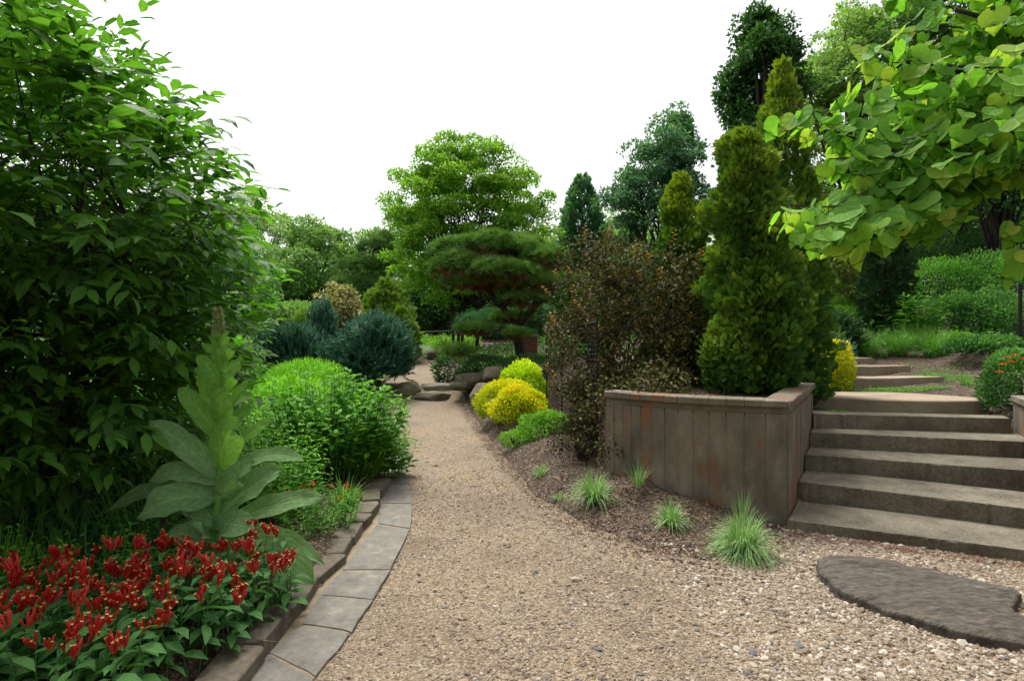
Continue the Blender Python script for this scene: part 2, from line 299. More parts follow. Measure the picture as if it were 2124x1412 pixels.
def wall_mat():
    m, t, out = mat_new('stained_concrete'); L = t.links.new
    tc = N(t, 'ShaderNodeTexCoord'); oi = N(t, 'ShaderNodeObjectInfo')
    mp = N(t, 'ShaderNodeMapping'); mp.inputs['Scale'].default_value=(3,3,1.5); L(tc.outputs['Object'], mp.inputs[0])
    n1 = N(t, 'ShaderNodeTexNoise', i_Scale=1.4, i_Detail=6.0, i_Roughness=.6); L(mp.outputs[0], n1.inputs['Vector'])
    n2 = N(t, 'ShaderNodeTexNoise', i_Scale=3.2, i_Detail=4.0); L(tc.outputs['Object'], n2.inputs['Vector'])
    base = ramp(t, [(.28,(.085,.072,.052)),(.5,(.175,.146,.106)),(.72,(.29,.245,.185))]); L(n1.outputs[0], base.inputs[0])
    va = N(t, 'ShaderNodeMath', operation='MULTIPLY_ADD'); L(oi.outputs['Random'], va.inputs[0]); va.inputs[1].default_value=.24; va.inputs[2].default_value=-.12
    av = N(t, 'ShaderNodeMath', operation='ADD'); L(n2.outputs[0], av.inputs[0]); L(va.outputs[0], av.inputs[1])
    fr = ramp(t, [(.54,(0,0,0)),(.70,(.8,.8,.8))]); L(av.outputs[0], fr.inputs[0])
    mx = N(t, 'ShaderNodeMixRGB'); L(fr.outputs[0], mx.inputs[0]); L(base.outputs[0], mx.inputs[1]); mx.inputs[2].default_value=(.24,.095,.038,1)
    n4 = N(t, 'ShaderNodeTexNoise', i_Scale=2.6, i_Detail=4.0, noise_dimensions='4D'); n4.inputs['W'].default_value=7; L(tc.outputs['Object'], n4.inputs['Vector'])
    f4 = ramp(t, [(.52,(0,0,0)),(.75,(.7,.7,.7))]); L(n4.outputs[0], f4.inputs[0])
    m2 = N(t, 'ShaderNodeMixRGB'); L(f4.outputs[0], m2.inputs[0]); L(mx.outputs[0], m2.inputs[1]); m2.inputs[2].default_value=(.125,.10,.042,1)
    n3 = N(t, 'ShaderNodeTexNoise', i_Scale=55.0, i_Detail=4.0, i_Roughness=.7); L(mp.outputs[0], n3.inputs['Vector'])
    r3 = ramp(t, [(.3,(.7,.7,.7)),(.65,(1.12,1.12,1.12))]); L(n3.outputs[0], r3.inputs[0])
    m3 = N(t, 'ShaderNodeMixRGB', blend_type='MULTIPLY'); m3.inputs[0].default_value=1; L(m2.outputs[0], m3.inputs[1]); L(r3.outputs[0], m3.inputs[2])
    v = N(t, 'ShaderNodeTexVoronoi', i_Scale=26.0); L(tc.outputs['Object'], v.inputs['Vector'])
    pit = ramp(t, [(.05,(0,0,0)),(.12,(1,1,1))]); L(v.outputs['Distance'], pit.inputs[0])
    ad = N(t, 'ShaderNodeMath', operation='ADD'); L(pit.outputs[0], ad.inputs[0]); L(n3.outputs[0], ad.inputs[1])
    p = N(t, 'ShaderNodeBsdfPrincipled', i_Roughness=.8); L(m3.outputs[0], p.inputs['Base Color'])
    b = N(t, 'ShaderNodeBump', i_Strength=.6, i_Distance=.012); L(ad.outputs[0], b.inputs['Height']); L(b.outputs[0], p.inputs['Normal']); L(p.outputs[0], out.inputs[0])
    return m
M_mulch, M_gravel, M_wall = mulch_mat(), gravel_mat(), wall_mat()
M_step = stone_mat('weathered_concrete', [(.085,.074,.052),(.165,.144,.104),(.25,.22,.165)], scale=3.0, fine=55, bump=.35, speck=.25)
M_slabc = stone_mat('tan_concrete', [(.20,.155,.105),(.28,.22,.155),(.34,.275,.20)], scale=2.5, fine=60, bump=.2, speck=.08)
M_slate = stone_mat('purple_slate', [(.040,.034,.025),(.078,.066,.050),(.11,.088,.069),(.085,.078,.066),(.18,.155,.122)], scale=4.5, fine=20, bump=1.0, stretch=(.8,2.0,1), speck=.35, bdist=.05)
M_flag = stone_mat('grey_flagstone', [(.085,.079,.065),(.145,.136,.115),(.175,.160,.134),(.27,.248,.205)], scale=6, fine=22, bump=.8, stretch=(1,1,1), speck=.12)
M_mortar = stone_mat('tan_mortar', [(.15,.115,.072),(.21,.163,.105),(.27,.215,.145)], scale=6, fine=90, bump=.3)
M_rock = stone_mat('brown_fieldstone', [(.060,.048,.034),(.125,.102,.074),(.19,.16,.12)], scale=4, fine=30, bump=.6, speck=.2)
M_boulder = stone_mat('mossy_boulder', [(.07,.075,.035),(.15,.13,.085),(.24,.205,.145)], scale=2.5, fine=25, bump=.6, speck=.2)
M_bark = stone_mat('dark_bark', [(.025,.02,.016),(.05,.04,.032),(.085,.07,.055)], scale=6, fine=30, bump=.8, stretch=(3,3,.7))
M_bark2 = stone_mat('grey_brown_bark', [(.06,.048,.038),(.11,.088,.068),(.16,.13,.10)], scale=6, fine=30, bump=.8, stretch=(3,3,.7))
M_chip = foliage('bark_chips', [(.020,.013,.008),(.048,.030,.018),(.085,.055,.033),(.18,.13,.085)], transl=0.0, rough=.85, noise=.1)
M_red_needle = foliage('rusty_needle_litter', [(.05,.022,.014),(.085,.036,.022),(.11,.06,.036)], transl=0.0, rough=.85, noise=.1)

# ================================================================== GROUND AND GRAVEL
def axis(segs):
    out=[]
    for a,b,st in segs: out+=list(np.arange(a,b,st))
    return np.array(out+[segs[-1][1]])
gx=axis([(-160,-30,10),(-30,-8,1.2),(-8,-3.4,.25),(-3.4,-1.6,.1),(-1.6,6,.05),(6,12,.3),(12,40,2),(40,160,10)])
gy=axis([(-12,1.5,.6),(1.5,3,.15),(3,7.5,.05),(7.5,14,.1),(14,30,.5),(30,200,5)])
X,Y=np.meshgrid(gx,gy); Z=H(X,Y); nx,ny=len(gx),len(gy)
def gridf(nx,ny):
    i=(np.arange(ny-1)[:,None]*nx+np.arange(nx-1)[None]).ravel(); return np.stack([i,i+1,i+nx+1,i+nx],-1)
mb=MB(); mb.add(np.stack([X,Y,Z],-1).reshape(-1,3), gridf(nx,ny))
tag(mb.build('ground', M_mulch, smooth=True), 'brown mulch and soil ground of the garden', 'ground', kind='structure')
gx2=axis([(-5,9,.1)]); gy2=axis([(-3,14,.1),(14,27,.4)])
X,Y=np.meshgrid(gx2,gy2); s=sdist(GRAV,X,Y); f=gridf(len(gx2),len(gy2))
Zg=np.where((Y>12.55)&(Y<13.05), np.interp(Y,[12.55,13.05],[.11,.345]), zp(Y))+.15*wob(X*2,Y*2)
sf=s.ravel()[f].max(1); f=f[sf>-.12]
used=np.unique(f); remap=np.zeros(X.size,int); remap[used]=np.arange(len(used))
mb=MB(); mb.add(np.stack([X,Y,Zg],-1).reshape(-1,3)[used], remap[f])
tag(mb.build('gravel_path', M_gravel, smooth=True), 'winding tan gravel path and gravel court', 'path', kind='structure')

# pebbles, as instances of a small stone on a point cloud
def pebbles(name, pts, scl, colv, mat, label):
    g=rng_(5); n=len(pts)
    me=bpy.data.meshes.new(name); me.vertices.add(n); me.vertices.foreach_set('co', pts.astype(np.float32).ravel())
    a=me.attributes.new('pscale','FLOAT_VECTOR','POINT'); a.data.foreach_set('vector',scl.astype(np.float32).ravel())
    r=np.stack([g.normal(0,.35,n),g.normal(0,.35,n),g.uniform(0,6.28,n)],-1)
    a=me.attributes.new('prot','FLOAT_VECTOR','POINT'); a.data.foreach_set('vector',r.astype(np.float32).ravel())
    a=me.attributes.new('pcol','FLOAT','POINT'); a.data.foreach_set('value',colv.astype(np.float32))
    ng=bpy.data.node_groups.new(name,'GeometryNodeTree')
    ng.interface.new_socket('Geometry',in_out='INPUT',socket_type='NodeSocketGeometry'); ng.interface.new_socket('Geometry',in_out='OUTPUT',socket_type='NodeSocketGeometry')
    gi=ng.nodes.new('NodeGroupInput'); go=ng.nodes.new('NodeGroupOutput'); ic=ng.nodes.new('GeometryNodeMeshIcoSphere'); ic.inputs['Radius'].default_value=1; ic.inputs['Subdivisions'].default_value=1
    ip=ng.nodes.new('GeometryNodeInstanceOnPoints'); sm=ng.nodes.new('GeometryNodeSetMaterial'); sm.inputs['Material'].default_value=mat
    na=ng.nodes.new('GeometryNodeInputNamedAttribute'); na.data_type='FLOAT_VECTOR'; na.inputs[0].default_value='pscale'
    nb=ng.nodes.new('GeometryNodeInputNamedAttribute'); nb.data_type='FLOAT_VECTOR'; nb.inputs[0].default_value='prot'
    K=ng.links.new
    K(gi.outputs[0],ip.inputs['Points']); K(ic.outputs[0],sm.inputs[0]); K(sm.outputs[0],ip.inputs['Instance']); K(na.outputs[0],ip.inputs['Scale']); K(nb.outputs[0],ip.inputs['Rotation']); K(ip.outputs[0],go.inputs[0])
    o=link(name,me,mat); md=o.modifiers.new('pebbles','NODES'); md.node_group=ng
    return tag(o,label,'gravel',kind='stuff')
def pebble_mat():
    m,t,out=mat_new('pebble'); L=t.links.new
    at=N(t,'ShaderNodeAttribute',attribute_name='pcol',attribute_type='INSTANCER')
    rp=ramp(t,[(0,(.05,.05,.05)),(.12,(.10,.10,.105)),(.3,(.125,.09,.06)),(.62,(.20,.152,.104)),(.9,(.29,.235,.172)),(1,(.40,.36,.30))]); L(at.outputs['Fac'],rp.inputs[0])
    p=N(t,'ShaderNodeBsdfPrincipled',i_Roughness=.85); L(rp.outputs[0],p.inputs['Base Color']); L(p.outputs[0],out.inputs[0]); return m
g=rng_(11)
def scat(n, x0,x1,y0,y1, pw=1.0):
    x=g.uniform(x0,x1,n); y=y0+(y1-y0)*g.random(n)**pw; return x,y
xa,ya=scat(230000,-1.8,3.6,1.7,9.5,1.8); s=sdist(GRAV,xa,ya)
dens=.35+.65*sstep((np.sin(1.7*xa+.6)+np.sin(1.3*ya-2.1*xa)+1.1)/2.2)*1.0; dens=np.where(xa>1.1,1.0,dens*.8)*np.clip((9.6-ya)/4,0,1)
k=(s>-.30*g.random(len(xa))**2)&(g.random(len(xa))<dens); xa,ya,s=xa[k],ya[k],s[k]
r=np.clip(g.lognormal(math.log(.0050),.5,len(xa)),.003,.019)*np.where(xa>1.0,1.35,1.0)
big=g.random(len(xa))<.004; r[big]*=1.8
scl=np.stack([r*g.uniform(.8,1.4,len(r)),r*g.uniform(.7,1.1,len(r)),r*g.uniform(.45,.8,len(r))],-1)
cv=np.clip(g.beta(4.2,2.3,len(xa))+np.where(xa>1.0,.10,0),0,1); cv[g.random(len(xa))<.06]*=.3
pz=np.where(s>.02,zp(ya)+.15*wob(xa*2,ya*2),np.maximum(H(xa,ya),zp(ya)))+scl[:,2]*.05
pebbles('loose_gravel',np.stack([xa,ya,pz],-1),scl,cv,pebble_mat(),'loose tan and grey gravel pebbles on the path')

# ---- bark chips / leaf litter
def litter(name, x, y, z, L, W, mat, label, seed, cat, cols=None, flat=.35):
    g=rng_(seed); n=len(x); C=np.stack([x,y,z+.004],-1); az=g.uniform(0,6.28,n)
    D=np.stack([np.cos(az),np.sin(az),g.normal(0,flat*.6,n)],-1); Nn=nrm(np.stack([g.normal(0,flat,n),g.normal(0,flat,n),np.ones(n)],-1))
    mb=MB(); cloud(mb,C,D,Nn,L,W,RH,g.random(n)); return tag(mb.build(name,mat),label,cat,kind='stuff')
g=rng_(21)
def pick(n,x0,x1,y0,y1,cond):
    x=g.uniform(x0,x1,n); y=g.uniform(y0,y1,n); k=cond(x,y); return x[k],y[k]
STAIRZ=np.array([(2.1,4.4),(3.35,6.3),(5.3,6.0),(4.4,4.2),(3.4,3.5)],float)
x1_,y1_=pick(72000,-1.3,2.6,3.5,12.6,lambda x,y:(sdist(GRAV,x,y)<np.random.default_rng(1).exponential(.13,size=len(x)))&(sdist(UPPER,x,y)<0)&(sdist(STAIRZ,x,y)<0)&(x>interp(y,[3,4.6,6.8,8.85,12.7],[.4,.3,-.2,-.6,-1.3])))
x2_,y2_=pick(30000,.9,8.5,4.7,12.5,lambda x,y:(sdist(UPPER,x,y)>.12))
x3_,y3_=pick(18000,-3.2,-.9,2.0,6.2,lambda x,y:(sdist(GRAV,x,y)<-.42)&(x<-.9))
xs=np.concatenate([x1_,x2_,x3_]); ys=np.concatenate([y1_,y2_,y3_])
litter('bark_mulch',xs,ys,np.where(sdist(GRAV,xs,ys)>-.1,np.maximum(H(xs,ys),zp(ys)+.004),H(xs,ys)),g.uniform(.012,.045,len(xs)),g.uniform(.006,.016,len(xs)),M_chip,'shredded brown bark mulch and dry leaves on the beds',22,'mulch',flat=.45)
# rusty needles caught along the foot of the stair, and twigs
tq=g.random(1500); ex=2.15+tq*1.75+g.normal(0,.02,1500); ey=4.40-tq*.87-np.abs(g.normal(0,.07,1500))-.02
litter('needle_litter',ex,ey,zp(ey)+.008,g.uniform(.02,.06,1500),.004,M_red_needle,'rusty dry needles along the foot of the stairs',23,'leaf litter',flat=.12)

# ================================================================== FLAGSTONE STRIP AND EDGING STONES
def prism(mb, poly, z0, z1, bevel=.006, a=0.0):
    poly=np.asarray(poly,float); n=len(poly); c=poly.mean(0); inn=c+(poly-c)*(1-bevel/np.maximum(np.linalg.norm(poly-c,axis=1,keepdims=True),.02))
    z1=np.broadcast_to(z1,(n,)); V=np.concatenate([np.c_[poly,np.full(n,z0)],np.c_[poly,z1-bevel],np.c_[inn,z1]])
    i=np.arange(n); j=(i+1)%n
    mb.add(V,[np.stack([i,j,j+n,i+n],-1),np.stack([i+n,j+n,j+2*n,i+2*n],-1),(np.arange(n)+2*n)[None],np.arange(n)[None,::-1]],a)
J=[((560,1620),(440,1520)),((652,1411),(555,1360)),((727,1317),(626,1300)),((772,1249),(662,1240)),((808,1188),(706,1190)),((850,1101),(782,1090)),((855,1048),(792,1048)),((846,1006),(797,1010)),((838,975),(800,982)),((826,945),(800,952))]
JO=[G(*a)[:2] for a,b in J]; JI=[G(*b)[:2] for a,b in J]
strip=MB()
n=len(JO); inn=[a+(np.array(a)-b)/np.linalg.norm(np.array(a)-b)*.10 for a,b in zip(JI,JO)]
V=[]; 
for a,b in zip(inn,JO): V+=[(*a,.0135),(*b,.0125)]
V=np.array(V); strip.add(V,np.array([(2*i,2*i+1,2*i+3,2*i+2) for i in range(n-1)]))
fl=strip.build('flagstone_strip',M_mortar); tag(fl,'mortared flagstone strip edging the gravel path','paving',kind='structure')
g=rng_(31)
for i in range(n-1):
    a,b,c,d=map(np.array,(JO[i],JO[i+1],JI[i+1],JI[i]))
    k0=.008+.02*g.random(); k1=.008+.02*g.random()
    q=[a+(b-a)*k0+(d-a)*.0, a+(b-a)*.5+(a-d)*.01*g.random(), a+(b-a)*(1-k1), b+(c-b)*.5+(a-b)*(.015+.02*g.random()), c+(d-c)*k1+(b-c)*.01, c+(d-c)*.5+(b-c)*(.0+.03*g.random()), c+(d-c)*(1-k0)+(a-d)*.01, d+(a-d)*.5+(b-a)*(.015+.02*g.random())]
    q2=[]
    for u in range(8):
        p0,p1=q[u],q[(u+1)%8]
        for s_ in (0,.33,.66): q2.append(p0+(p1-p0)*s_+g.normal(0,.0035,2))
    mb=MB(); prism(mb,q2,.0,.0165+.003*g.random(),.002); mb.build('flagstone',M_flag,fl)
def rock(name, c, dims, mat, parent=None, seed=0, n=46, p=3.0, rot=0, base=(0,0,0), smooth=False, sub=True, blocky=False):
    import bmesh
    g=rng_(seed); u=runit(g,n); u=u/ (np.abs(u)**p).sum(1,keepdims=True)**(1/p); u*=g.uniform(.86,1.02,(n,1))
    if blocky:
        cs_=np.array([(a,b,c_) for a in (-1,1) for b in (-1,1) for c_ in (-1,1)],float); u=np.concatenate([cs_*g.uniform(.72,1.0,(8,3)) for _ in range(4)])
    v=u*np.array(dims)/2; cr,sr=math.cos(rot),math.sin(rot); v=np.c_[v[:,0]*cr-v[:,1]*sr,v[:,0]*sr+v[:,1]*cr,v[:,2]]+np.array(c)-np.array(base)
    bm=bmesh.new(); [bm.verts.new(x) for x in v]; r_=bmesh.ops.convex_hull(bm,input=bm.verts)
    bmesh.ops.delete(bm,geom=[e for e in bm.verts if not e.link_faces],context='VERTS')
    if sub:
        bmesh.ops.bevel(bm,geom=list(bm.edges),offset=min(dims)*.03,segments=1,affect='EDGES',profile=.5)
    me=bpy.data.meshes.new(name); bm.to_mesh(me); bm.free()
    return link(name,me,mat,parent)
edge=thing('stone_edging','row of rough brown stones edging the flower bed beside the flagstones','stone edging',(*JI[3],0))
E=[(440,1480),(530,1375),(592,1296),(612,1272),(652,1218),(700,1168),(722,1135),(742,1105),(760,1085),(772,1060),(784,1036),(797,1010)]
EG=[G(*e)[:2] for e in E]
for i in range(len(EG)-1):
    a,b=EG[i],EG[i+1]; m_=(a+b)/2; l=np.linalg.norm(b-a); dn=np.array([-(b-a)[1],(b-a)[0]])/l; m_=m_+dn*.035
    hh=.075+.04*g.random()
    rock('stone',(m_[0],m_[1],hh*.5-.03),(l*1.08,.15+.05*g.random(),hh+.05),M_rock,edge,seed=100+i,p=9,rot=math.atan2((b-a)[1],(b-a)[0])+g.normal(0,.05),base=edge.location,n=34,blocky=True)

# ================================================================== STAIRS, SLABS, RETAINING WALLS
def dp(z,px,py): return G(px,py,z)[:2]
SL=[G(1634,1078,.08)[:2],G(1656,998,.23)[:2],G(1669,942,.38)[:2],G(1679,896,.53)[:2],G(1689,858,.68)[:2]]
SR=[G(2124,1140,.08)[:2],G(2124,1054,.23)[:2],G(2124,975,.38)[:2],G(2124,916,.53)[:2],G(2101,868,.68)[:2]]
for i in range(4): SR[i]=SL[i]+(SR[i]-SL[i])*(2.1/np.linalg.norm(SR[i]-SL[i]))
stair=thing('concrete_stairs','flight of five weathered concrete steps beside the board-marked wall','stairs',(*SL[0],0))
def step_block(name, poly, z0, z1, mat, parent, seed, base):
    # front edge is worn: many points along it
    mb=MB(); prism(mb,poly,z0,z1,.012); return mb.build(name,mat,parent,base)
g=rng_(41)
for i in range(5):
    l,r_=SL[i],SR[i]; l2=SL[i]+(SIDE1-SIDE0)/np.linalg.norm(SIDE1-SIDE0)*.62; r2=r_+np.array([.30,.52])
    fr=[l+(r_-l)*t+g.normal(0,.0042,2) for t in np.linspace(0,1,60)]
    if i==4: r2=r_+np.array([.12,.24]); l2=l+np.array([.10,.26])
    poly=fr+[r2,l2]
    step_block('step',poly,-.06+ (0 if i==0 else .15*i-.09),.08+.15*i,M_step,stair,i,stair.location)
def slab(front_l, front_r, bulge, back, zt, th, label, curve_back=.0, nm='step_slab'):
    fl_,fr_=np.array(front_l),np.array(front_r); e=fr_-fl_; nn=np.array([e[1],-e[0]])/np.linalg.norm(e)   # towards camera
    ts=np.linspace(0,1,18); pts=[fl_+e*t+nn*bulge*4*t*(1-t)+g.normal(0,.003,2) for t in ts]
    tb=np.linspace(1,0,14); pts+=[fl_+e*t-nn*(back+curve_back*4*t*(1-t)) for t in tb]
    o=MB(); prism(o,pts,zt-th,zt,.012); base=(*((fl_+fr_)/2),zt-th)
    ob=o.build(nm,M_slabc,None,base); ob.location=base
    return tag(ob,label,'step','upper step slabs','thing')
slab(G(1688,822,.78)[:2],G(2052,830,.78)[:2],.22,.36,.78,.20,'wide rounded tan concrete slab just above the flight of steps',.5)
slab(G(1695,785,.90)[:2],G(1958,781,.90)[:2],.10,.24,.90,.18,'long narrow tan concrete step slab above the rounded slab',.05)
slab(G(1735,760,1.02)[:2],G(1890,758.5,1.02)[:2],.0,.30,1.02,.17,'short tan step slab beside the yellow shrub, second from the top')
slab(G(1735,742.5,1.12)[:2],G(1812,742,1.12)[:2],.0,.30,1.12,.16,'topmost small tan step slab below the grass clumps')

wall=thing('retaining_wall','curved board-marked brown concrete retaining wall with orange stains and a coping','retaining wall',(2.2,4.52,0))
def poly_len(p): return np.concatenate([[0],np.cumsum(np.linalg.norm(np.diff(p,axis=0),axis=1))])
def smooth_poly(p,k=60):
    s_=poly_len(p); t=np.linspace(0,s_[-1],k); from_=np.c_[np.interp(t,s_,p[:,0]),np.interp(t,s_,p[:,1])]
    for _ in range(14): from_[1:-1]=.25*from_[:-2]+.5*from_[1:-1]+.25*from_[2:]
    return from_
WC=smooth_poly(WALLF); ws=poly_len(WC); WT=ws[-1]
def wat(s_): return np.array([np.interp(s_,ws,WC[:,0]),np.interp(s_,ws,WC[:,1])])
jp=[1633,1588,1544,1506,1470,1437,1406,1378,1352,1329,1309,1292,1273,1255]
wpx=CX+F*WC[:,0]/WC[:,1]; js=[float(np.interp(p,wpx,ws)) for p in jp]
def box_along(mb, a, b, out0, out1, z0, z1, nrm2, ext=0.0, bev=.004, rough=0):
    # block between ground points a, b; thickness from out1 (inner) to out0 (outer) along nrm2
    a=np.array(a); b=np.array(b); e=(b-a)/np.linalg.norm(b-a); a=a-e*ext; b=b+e*ext
    q=[a+nrm2*out0,b+nrm2*out0,b+nrm2*out1,a+nrm2*out1]
    if (q[1]-q[0])[0]*(q[3]-q[0])[1]-(q[1]-q[0])[1]*(q[3]-q[0])[0]<0: q=q[::-1]
    q=np.array(q); c=q.mean(0); V=[]
    for z,k in ((z0,0),(z0+bev,1),(z1-bev,1),(z1,0)):
        for p_ in q:
            d_=(p_-c); V.append((*(p_-d_/np.linalg.norm(d_)*(0 if k else bev)),z))
    fs=[(0,3,2,1),(12,13,14,15)]
    for l in range(3):
        for i in range(4): fs.append((4*l+i,4*l+(i+1)%4,4*l+4+(i+1)%4,4*l+4+i))
    mb.add(V,np.array(fs))
def outn(e):   # outward (towards the path) normal of a wall running e
    e=e/np.linalg.norm(e); return np.array([e[1],-e[0]])
ZB,ZL,ZC,ZT=-.15,.885,.942,1.0
g=rng_(51)
core=MB(); cop=MB()
WB=wall.location
for i in range(len(js)-1):
    a,b=wat(js[i+1]),wat(js[i]); nn=outn(b-a)
    mb=MB(); box_along(mb,a,b,g.uniform(-.003,.003),-.05,ZB,ZL,nn,-.0035); mb.build('panel',M_wall,wall,WB)
    if i<12:
        mb=MB(); zs=np.arange(.02,ZL,.035); tube(mb,[(*(a+nn*g.uniform(-.002,.003)),z) for z in zs],g.uniform(.002,.0065,len(zs)),5); mb.build('seam',M_wall,wall,WB)
    box_along(core,a,b,-.052,-.17,ZB,ZC-.002,nn,.004)
    mb=MB(); box_along(mb,a,b,-.012,-.05,ZL,ZC,nn,.0); mb.build('ledge',M_wall,wall,WB)
    mb=MB(); box_along(mb,a,b,.022+g.uniform(-.002,.002),-.19,ZC,ZT+g.uniform(-.003,.003),nn,-.0012,bev=.007); mb.build('coping_stone',M_wall,wall,WB)
core.build('core',M_wall,wall,WB)
sv=SIDE1-SIDE0; sl=np.linalg.norm(sv); se=sv/sl; sn=np.array([se[1],-se[0]]); npan=14
corem=MB(); box_along(corem,SIDE0+se*.06,SIDE1,-.052,-.17,ZB,ZC-.002,sn); corem.build('side_core',M_wall,wall,WB)
for i in range(npan):
    a=SIDE0+se*(sl*i/npan); b=SIDE0+se*(sl*(i+1)/npan)
    mb=MB(); box_along(mb,a,b,g.uniform(-.004,.004),-.05,ZB,ZL,sn,-.003); mb.build('panel',M_wall,wall,WB)
    mb=MB(); box_along(mb,a,b,-.012,-.05,ZL,ZC,sn,0); mb.build('ledge',M_wall,wall,WB)
    if i>0: mb=MB(); box_along(mb,a,b,.022+g.uniform(-.002,.002),-.19,ZC,ZT+g.uniform(-.003,.003),sn,-.0012,bev=.007); mb.build('coping_stone',M_wall,wall,WB)
cs=MB(); prism(cs,[SIDE0+np.array([-.01,-.024]),SIDE0+se*.035+sn*.024,SIDE0+se*(sl/npan)+sn*.022,SIDE0+se*(sl/npan)-sn*.19,SIDE0+np.array([-.03,.16])],ZC,ZT,.008); cs.build('coping_stone',M_wall,wall,WB)
rw=thing('stair_side_wall','low brown board-marked concrete wall at the other end of the steps','retaining wall',(5.2,5.9,0))
r0,r1=np.array([5.24,5.95]),np.array([4.30,4.45]); re=(r1-r0)/np.linalg.norm(r1-r0); rn=np.array([re[1],-re[0]])
for i in range(8):
    a=r0+(r1-r0)*i/8; b=r0+(r1-r0)*(i+1)/8
    mb=MB(); box_along(mb,a,b,.0,-.2,ZB,.84,rn,-.002); mb.build('panel',M_wall,rw,rw.location)
mb=MB(); box_along(mb,r0,r1,.02,-.22,.842,.90,rn,.0); mb.build('coping_stone',M_wall,rw,rw.location)

# slate stepping slab at the stair foot
ol=[(1693,1168),(1697,1152),(1715,1143),(1755,1139),(1800,1144),(1850,1152),(1880,1163),(1935,1168),(1990,1183),(2060,1203),(2105,1212),(2117,1222),(2112,1235),(2103,1247),(2108,1258),(2140,1275),(2185,1300),(2190,1335),(2130,1322),(2080,1316),(2030,1307),(1985,1300),(1940,1285),(1890,1268),(1840,1252),(1800,1238),(1770,1226),(1735,1212),(1718,1195),(1700,1180)]
op=np.array([G(a,b,.075)[:2] for a,b in ol])
def dens_poly(p,k=4,j=.004,g=rng_(3)):
    out=[]
    for i in range(len(p)):
        for t in range(k): out.append(p[i]+(p[(i+1)%len(p)]-p[i])*t/k+g.normal(0,j,2))
    return np.array(out)
op=dens_poly(op); c=op.mean(0); mb=MB(); rings=[(1.0,-.02),(1.012,.02),(.985,.045),(.995,.060),(.965,.072),(.93,.070),(.88,.079),(.8,.078),(.7,.081),(.6,.080),(.5,.082),(.4,.08),(.3,.081),(.2,.08),(.1,.081)]
g=rng_(61); V=[]; nn=len(op)
for k,(sc_,z) in enumerate(rings):
    q=c+(op-c)*sc_; zz=z+ (0 if k<2 else 1)*(.006*np.sin(q[:,0]*9+q[:,1]*14)+.003*np.sin(q[:,0]*31-q[:,1]*17)+.005*np.round(np.sin(q[:,0]*7-q[:,1]*11)+np.sin(q[:,1]*23+q[:,0]*5))*.5); V.append(np.c_[q,zz])
V.append(np.array([[*c,.08]])); V=np.concatenate(V); i=np.arange(nn); j=(i+1)%nn; Fs=[]
for k in range(len(rings)-1): Fs.append(np.stack([i+k*nn,j+k*nn,j+(k+1)*nn,i+(k+1)*nn],-1))
kk=len(rings)-1; Fs.append(np.stack([i+kk*nn,j+kk*nn,np.full(nn,(kk+1)*nn)],-1)); mb.add(V,Fs)
o=mb.build('slate_slab',M_slate,None,(*c,0),smooth=True); o.location=(*c,-.018); tag(o,'large dark rough slate slab lying in gravel at the foot of the stairs','stone slab',None,'thing')

# rock steps and boulders up the path
def lone_rock(name,px,py,d,dims,label,seed,group=None,mat=None,p=3.2,rot=0,z=None):
    q=P(px,py,d); base=(q[0],q[1],q[2]-dims[2]/2 if z is None else z)
    o=rock(name,(0,0,dims[2]/2),dims,mat or M_boulder,None,seed,p=p,rot=rot); o.location=base; return tag(o,label,'rock',group,'thing')
lone_rock('step_stone',898,822,12.75,(.85,.55,.26),'lower flat stone step across the path',1,'stone steps in the path',p=5)
lone_rock('step_stone',912,805,13.2,(.95,.6,.24),'upper flat stone step across the path',2,'stone steps in the path',p=5)
lone_rock('boulder',850,812,12.95,(.58,.55,.50),'round tan boulder beside the stone steps under the blue juniper',3)
lone_rock('boulder',1000,815,11.2,(.55,.5,.42),'low mossy boulder in bark mulch beside the yellow shrubs',4,p=4)
lone_rock('boulder',985,788,12.7,(.95,.7,.38),'long mossy boulder below the layered pine',5,p=4)
lone_rock('boulder',1035,778,12.2,(.75,.7,.42),'brown boulder on the bank behind the yellow shrubs',6,p=4)
lone_rock('boulder',955,800,12.5,(.5,.4,.22),'small flat stone on the bark slope near the stone steps',7,p=4)
lone_rock('boulder',888,743,21.0,(.75,.5,.20),'pale flat stone where the path turns',8)
lone_rock('boulder',908,738,20.5,(.8,.6,.45),'grey boulder at the edge of the far path bend',9)

g=rng_(71); n=420; k_=g.integers(0,5,n); u_=g.random(n); v_=np.abs(g.normal(0,.12,n)); dx,dy=[],[]
pos=np.array([SL[a]+(SR[a]-SL[a])*b+(SIDE1-SIDE0)/sl*(.36-c*.9) for a,b,c in zip(k_,u_,np.minimum(v_,.36))])
litter('step_litter',pos[:,0],pos[:,1],.08+.15*k_,g.uniform(.006,.03,n),g.uniform(.003,.010,n),M_chip,'dry leaf bits and crumbs lying on the stair treads',72,'leaf litter',flat=.2)
tw=MB(); g=rng_(73)
for i in range(60):
    x=g.uniform(-.6,2.9); y=g.uniform(2.3,5.5)
    if sdist(GRAV,np.array([x]),np.array([y]))[0]<.05: continue
    a=g.uniform(0,6.28); l=g.uniform(.03,.12); tube(tw,[(x,y,.012),(x+math.cos(a)*l*.5+.005,y+math.sin(a)*l*.5,.016),(x+math.cos(a)*l,y+math.sin(a)*l,.011)],.0018,4)
tag(tw.build('fallen_twigs',M_bark2),'small dry twigs scattered on the gravel','twigs',kind='stuff')
xl_=g.uniform(-.6,3.2,420); yl_=g.uniform(2.2,7,420); kk_=sdist(GRAV,xl_,yl_)>.0; xl_,yl_=xl_[kk_],yl_[kk_]
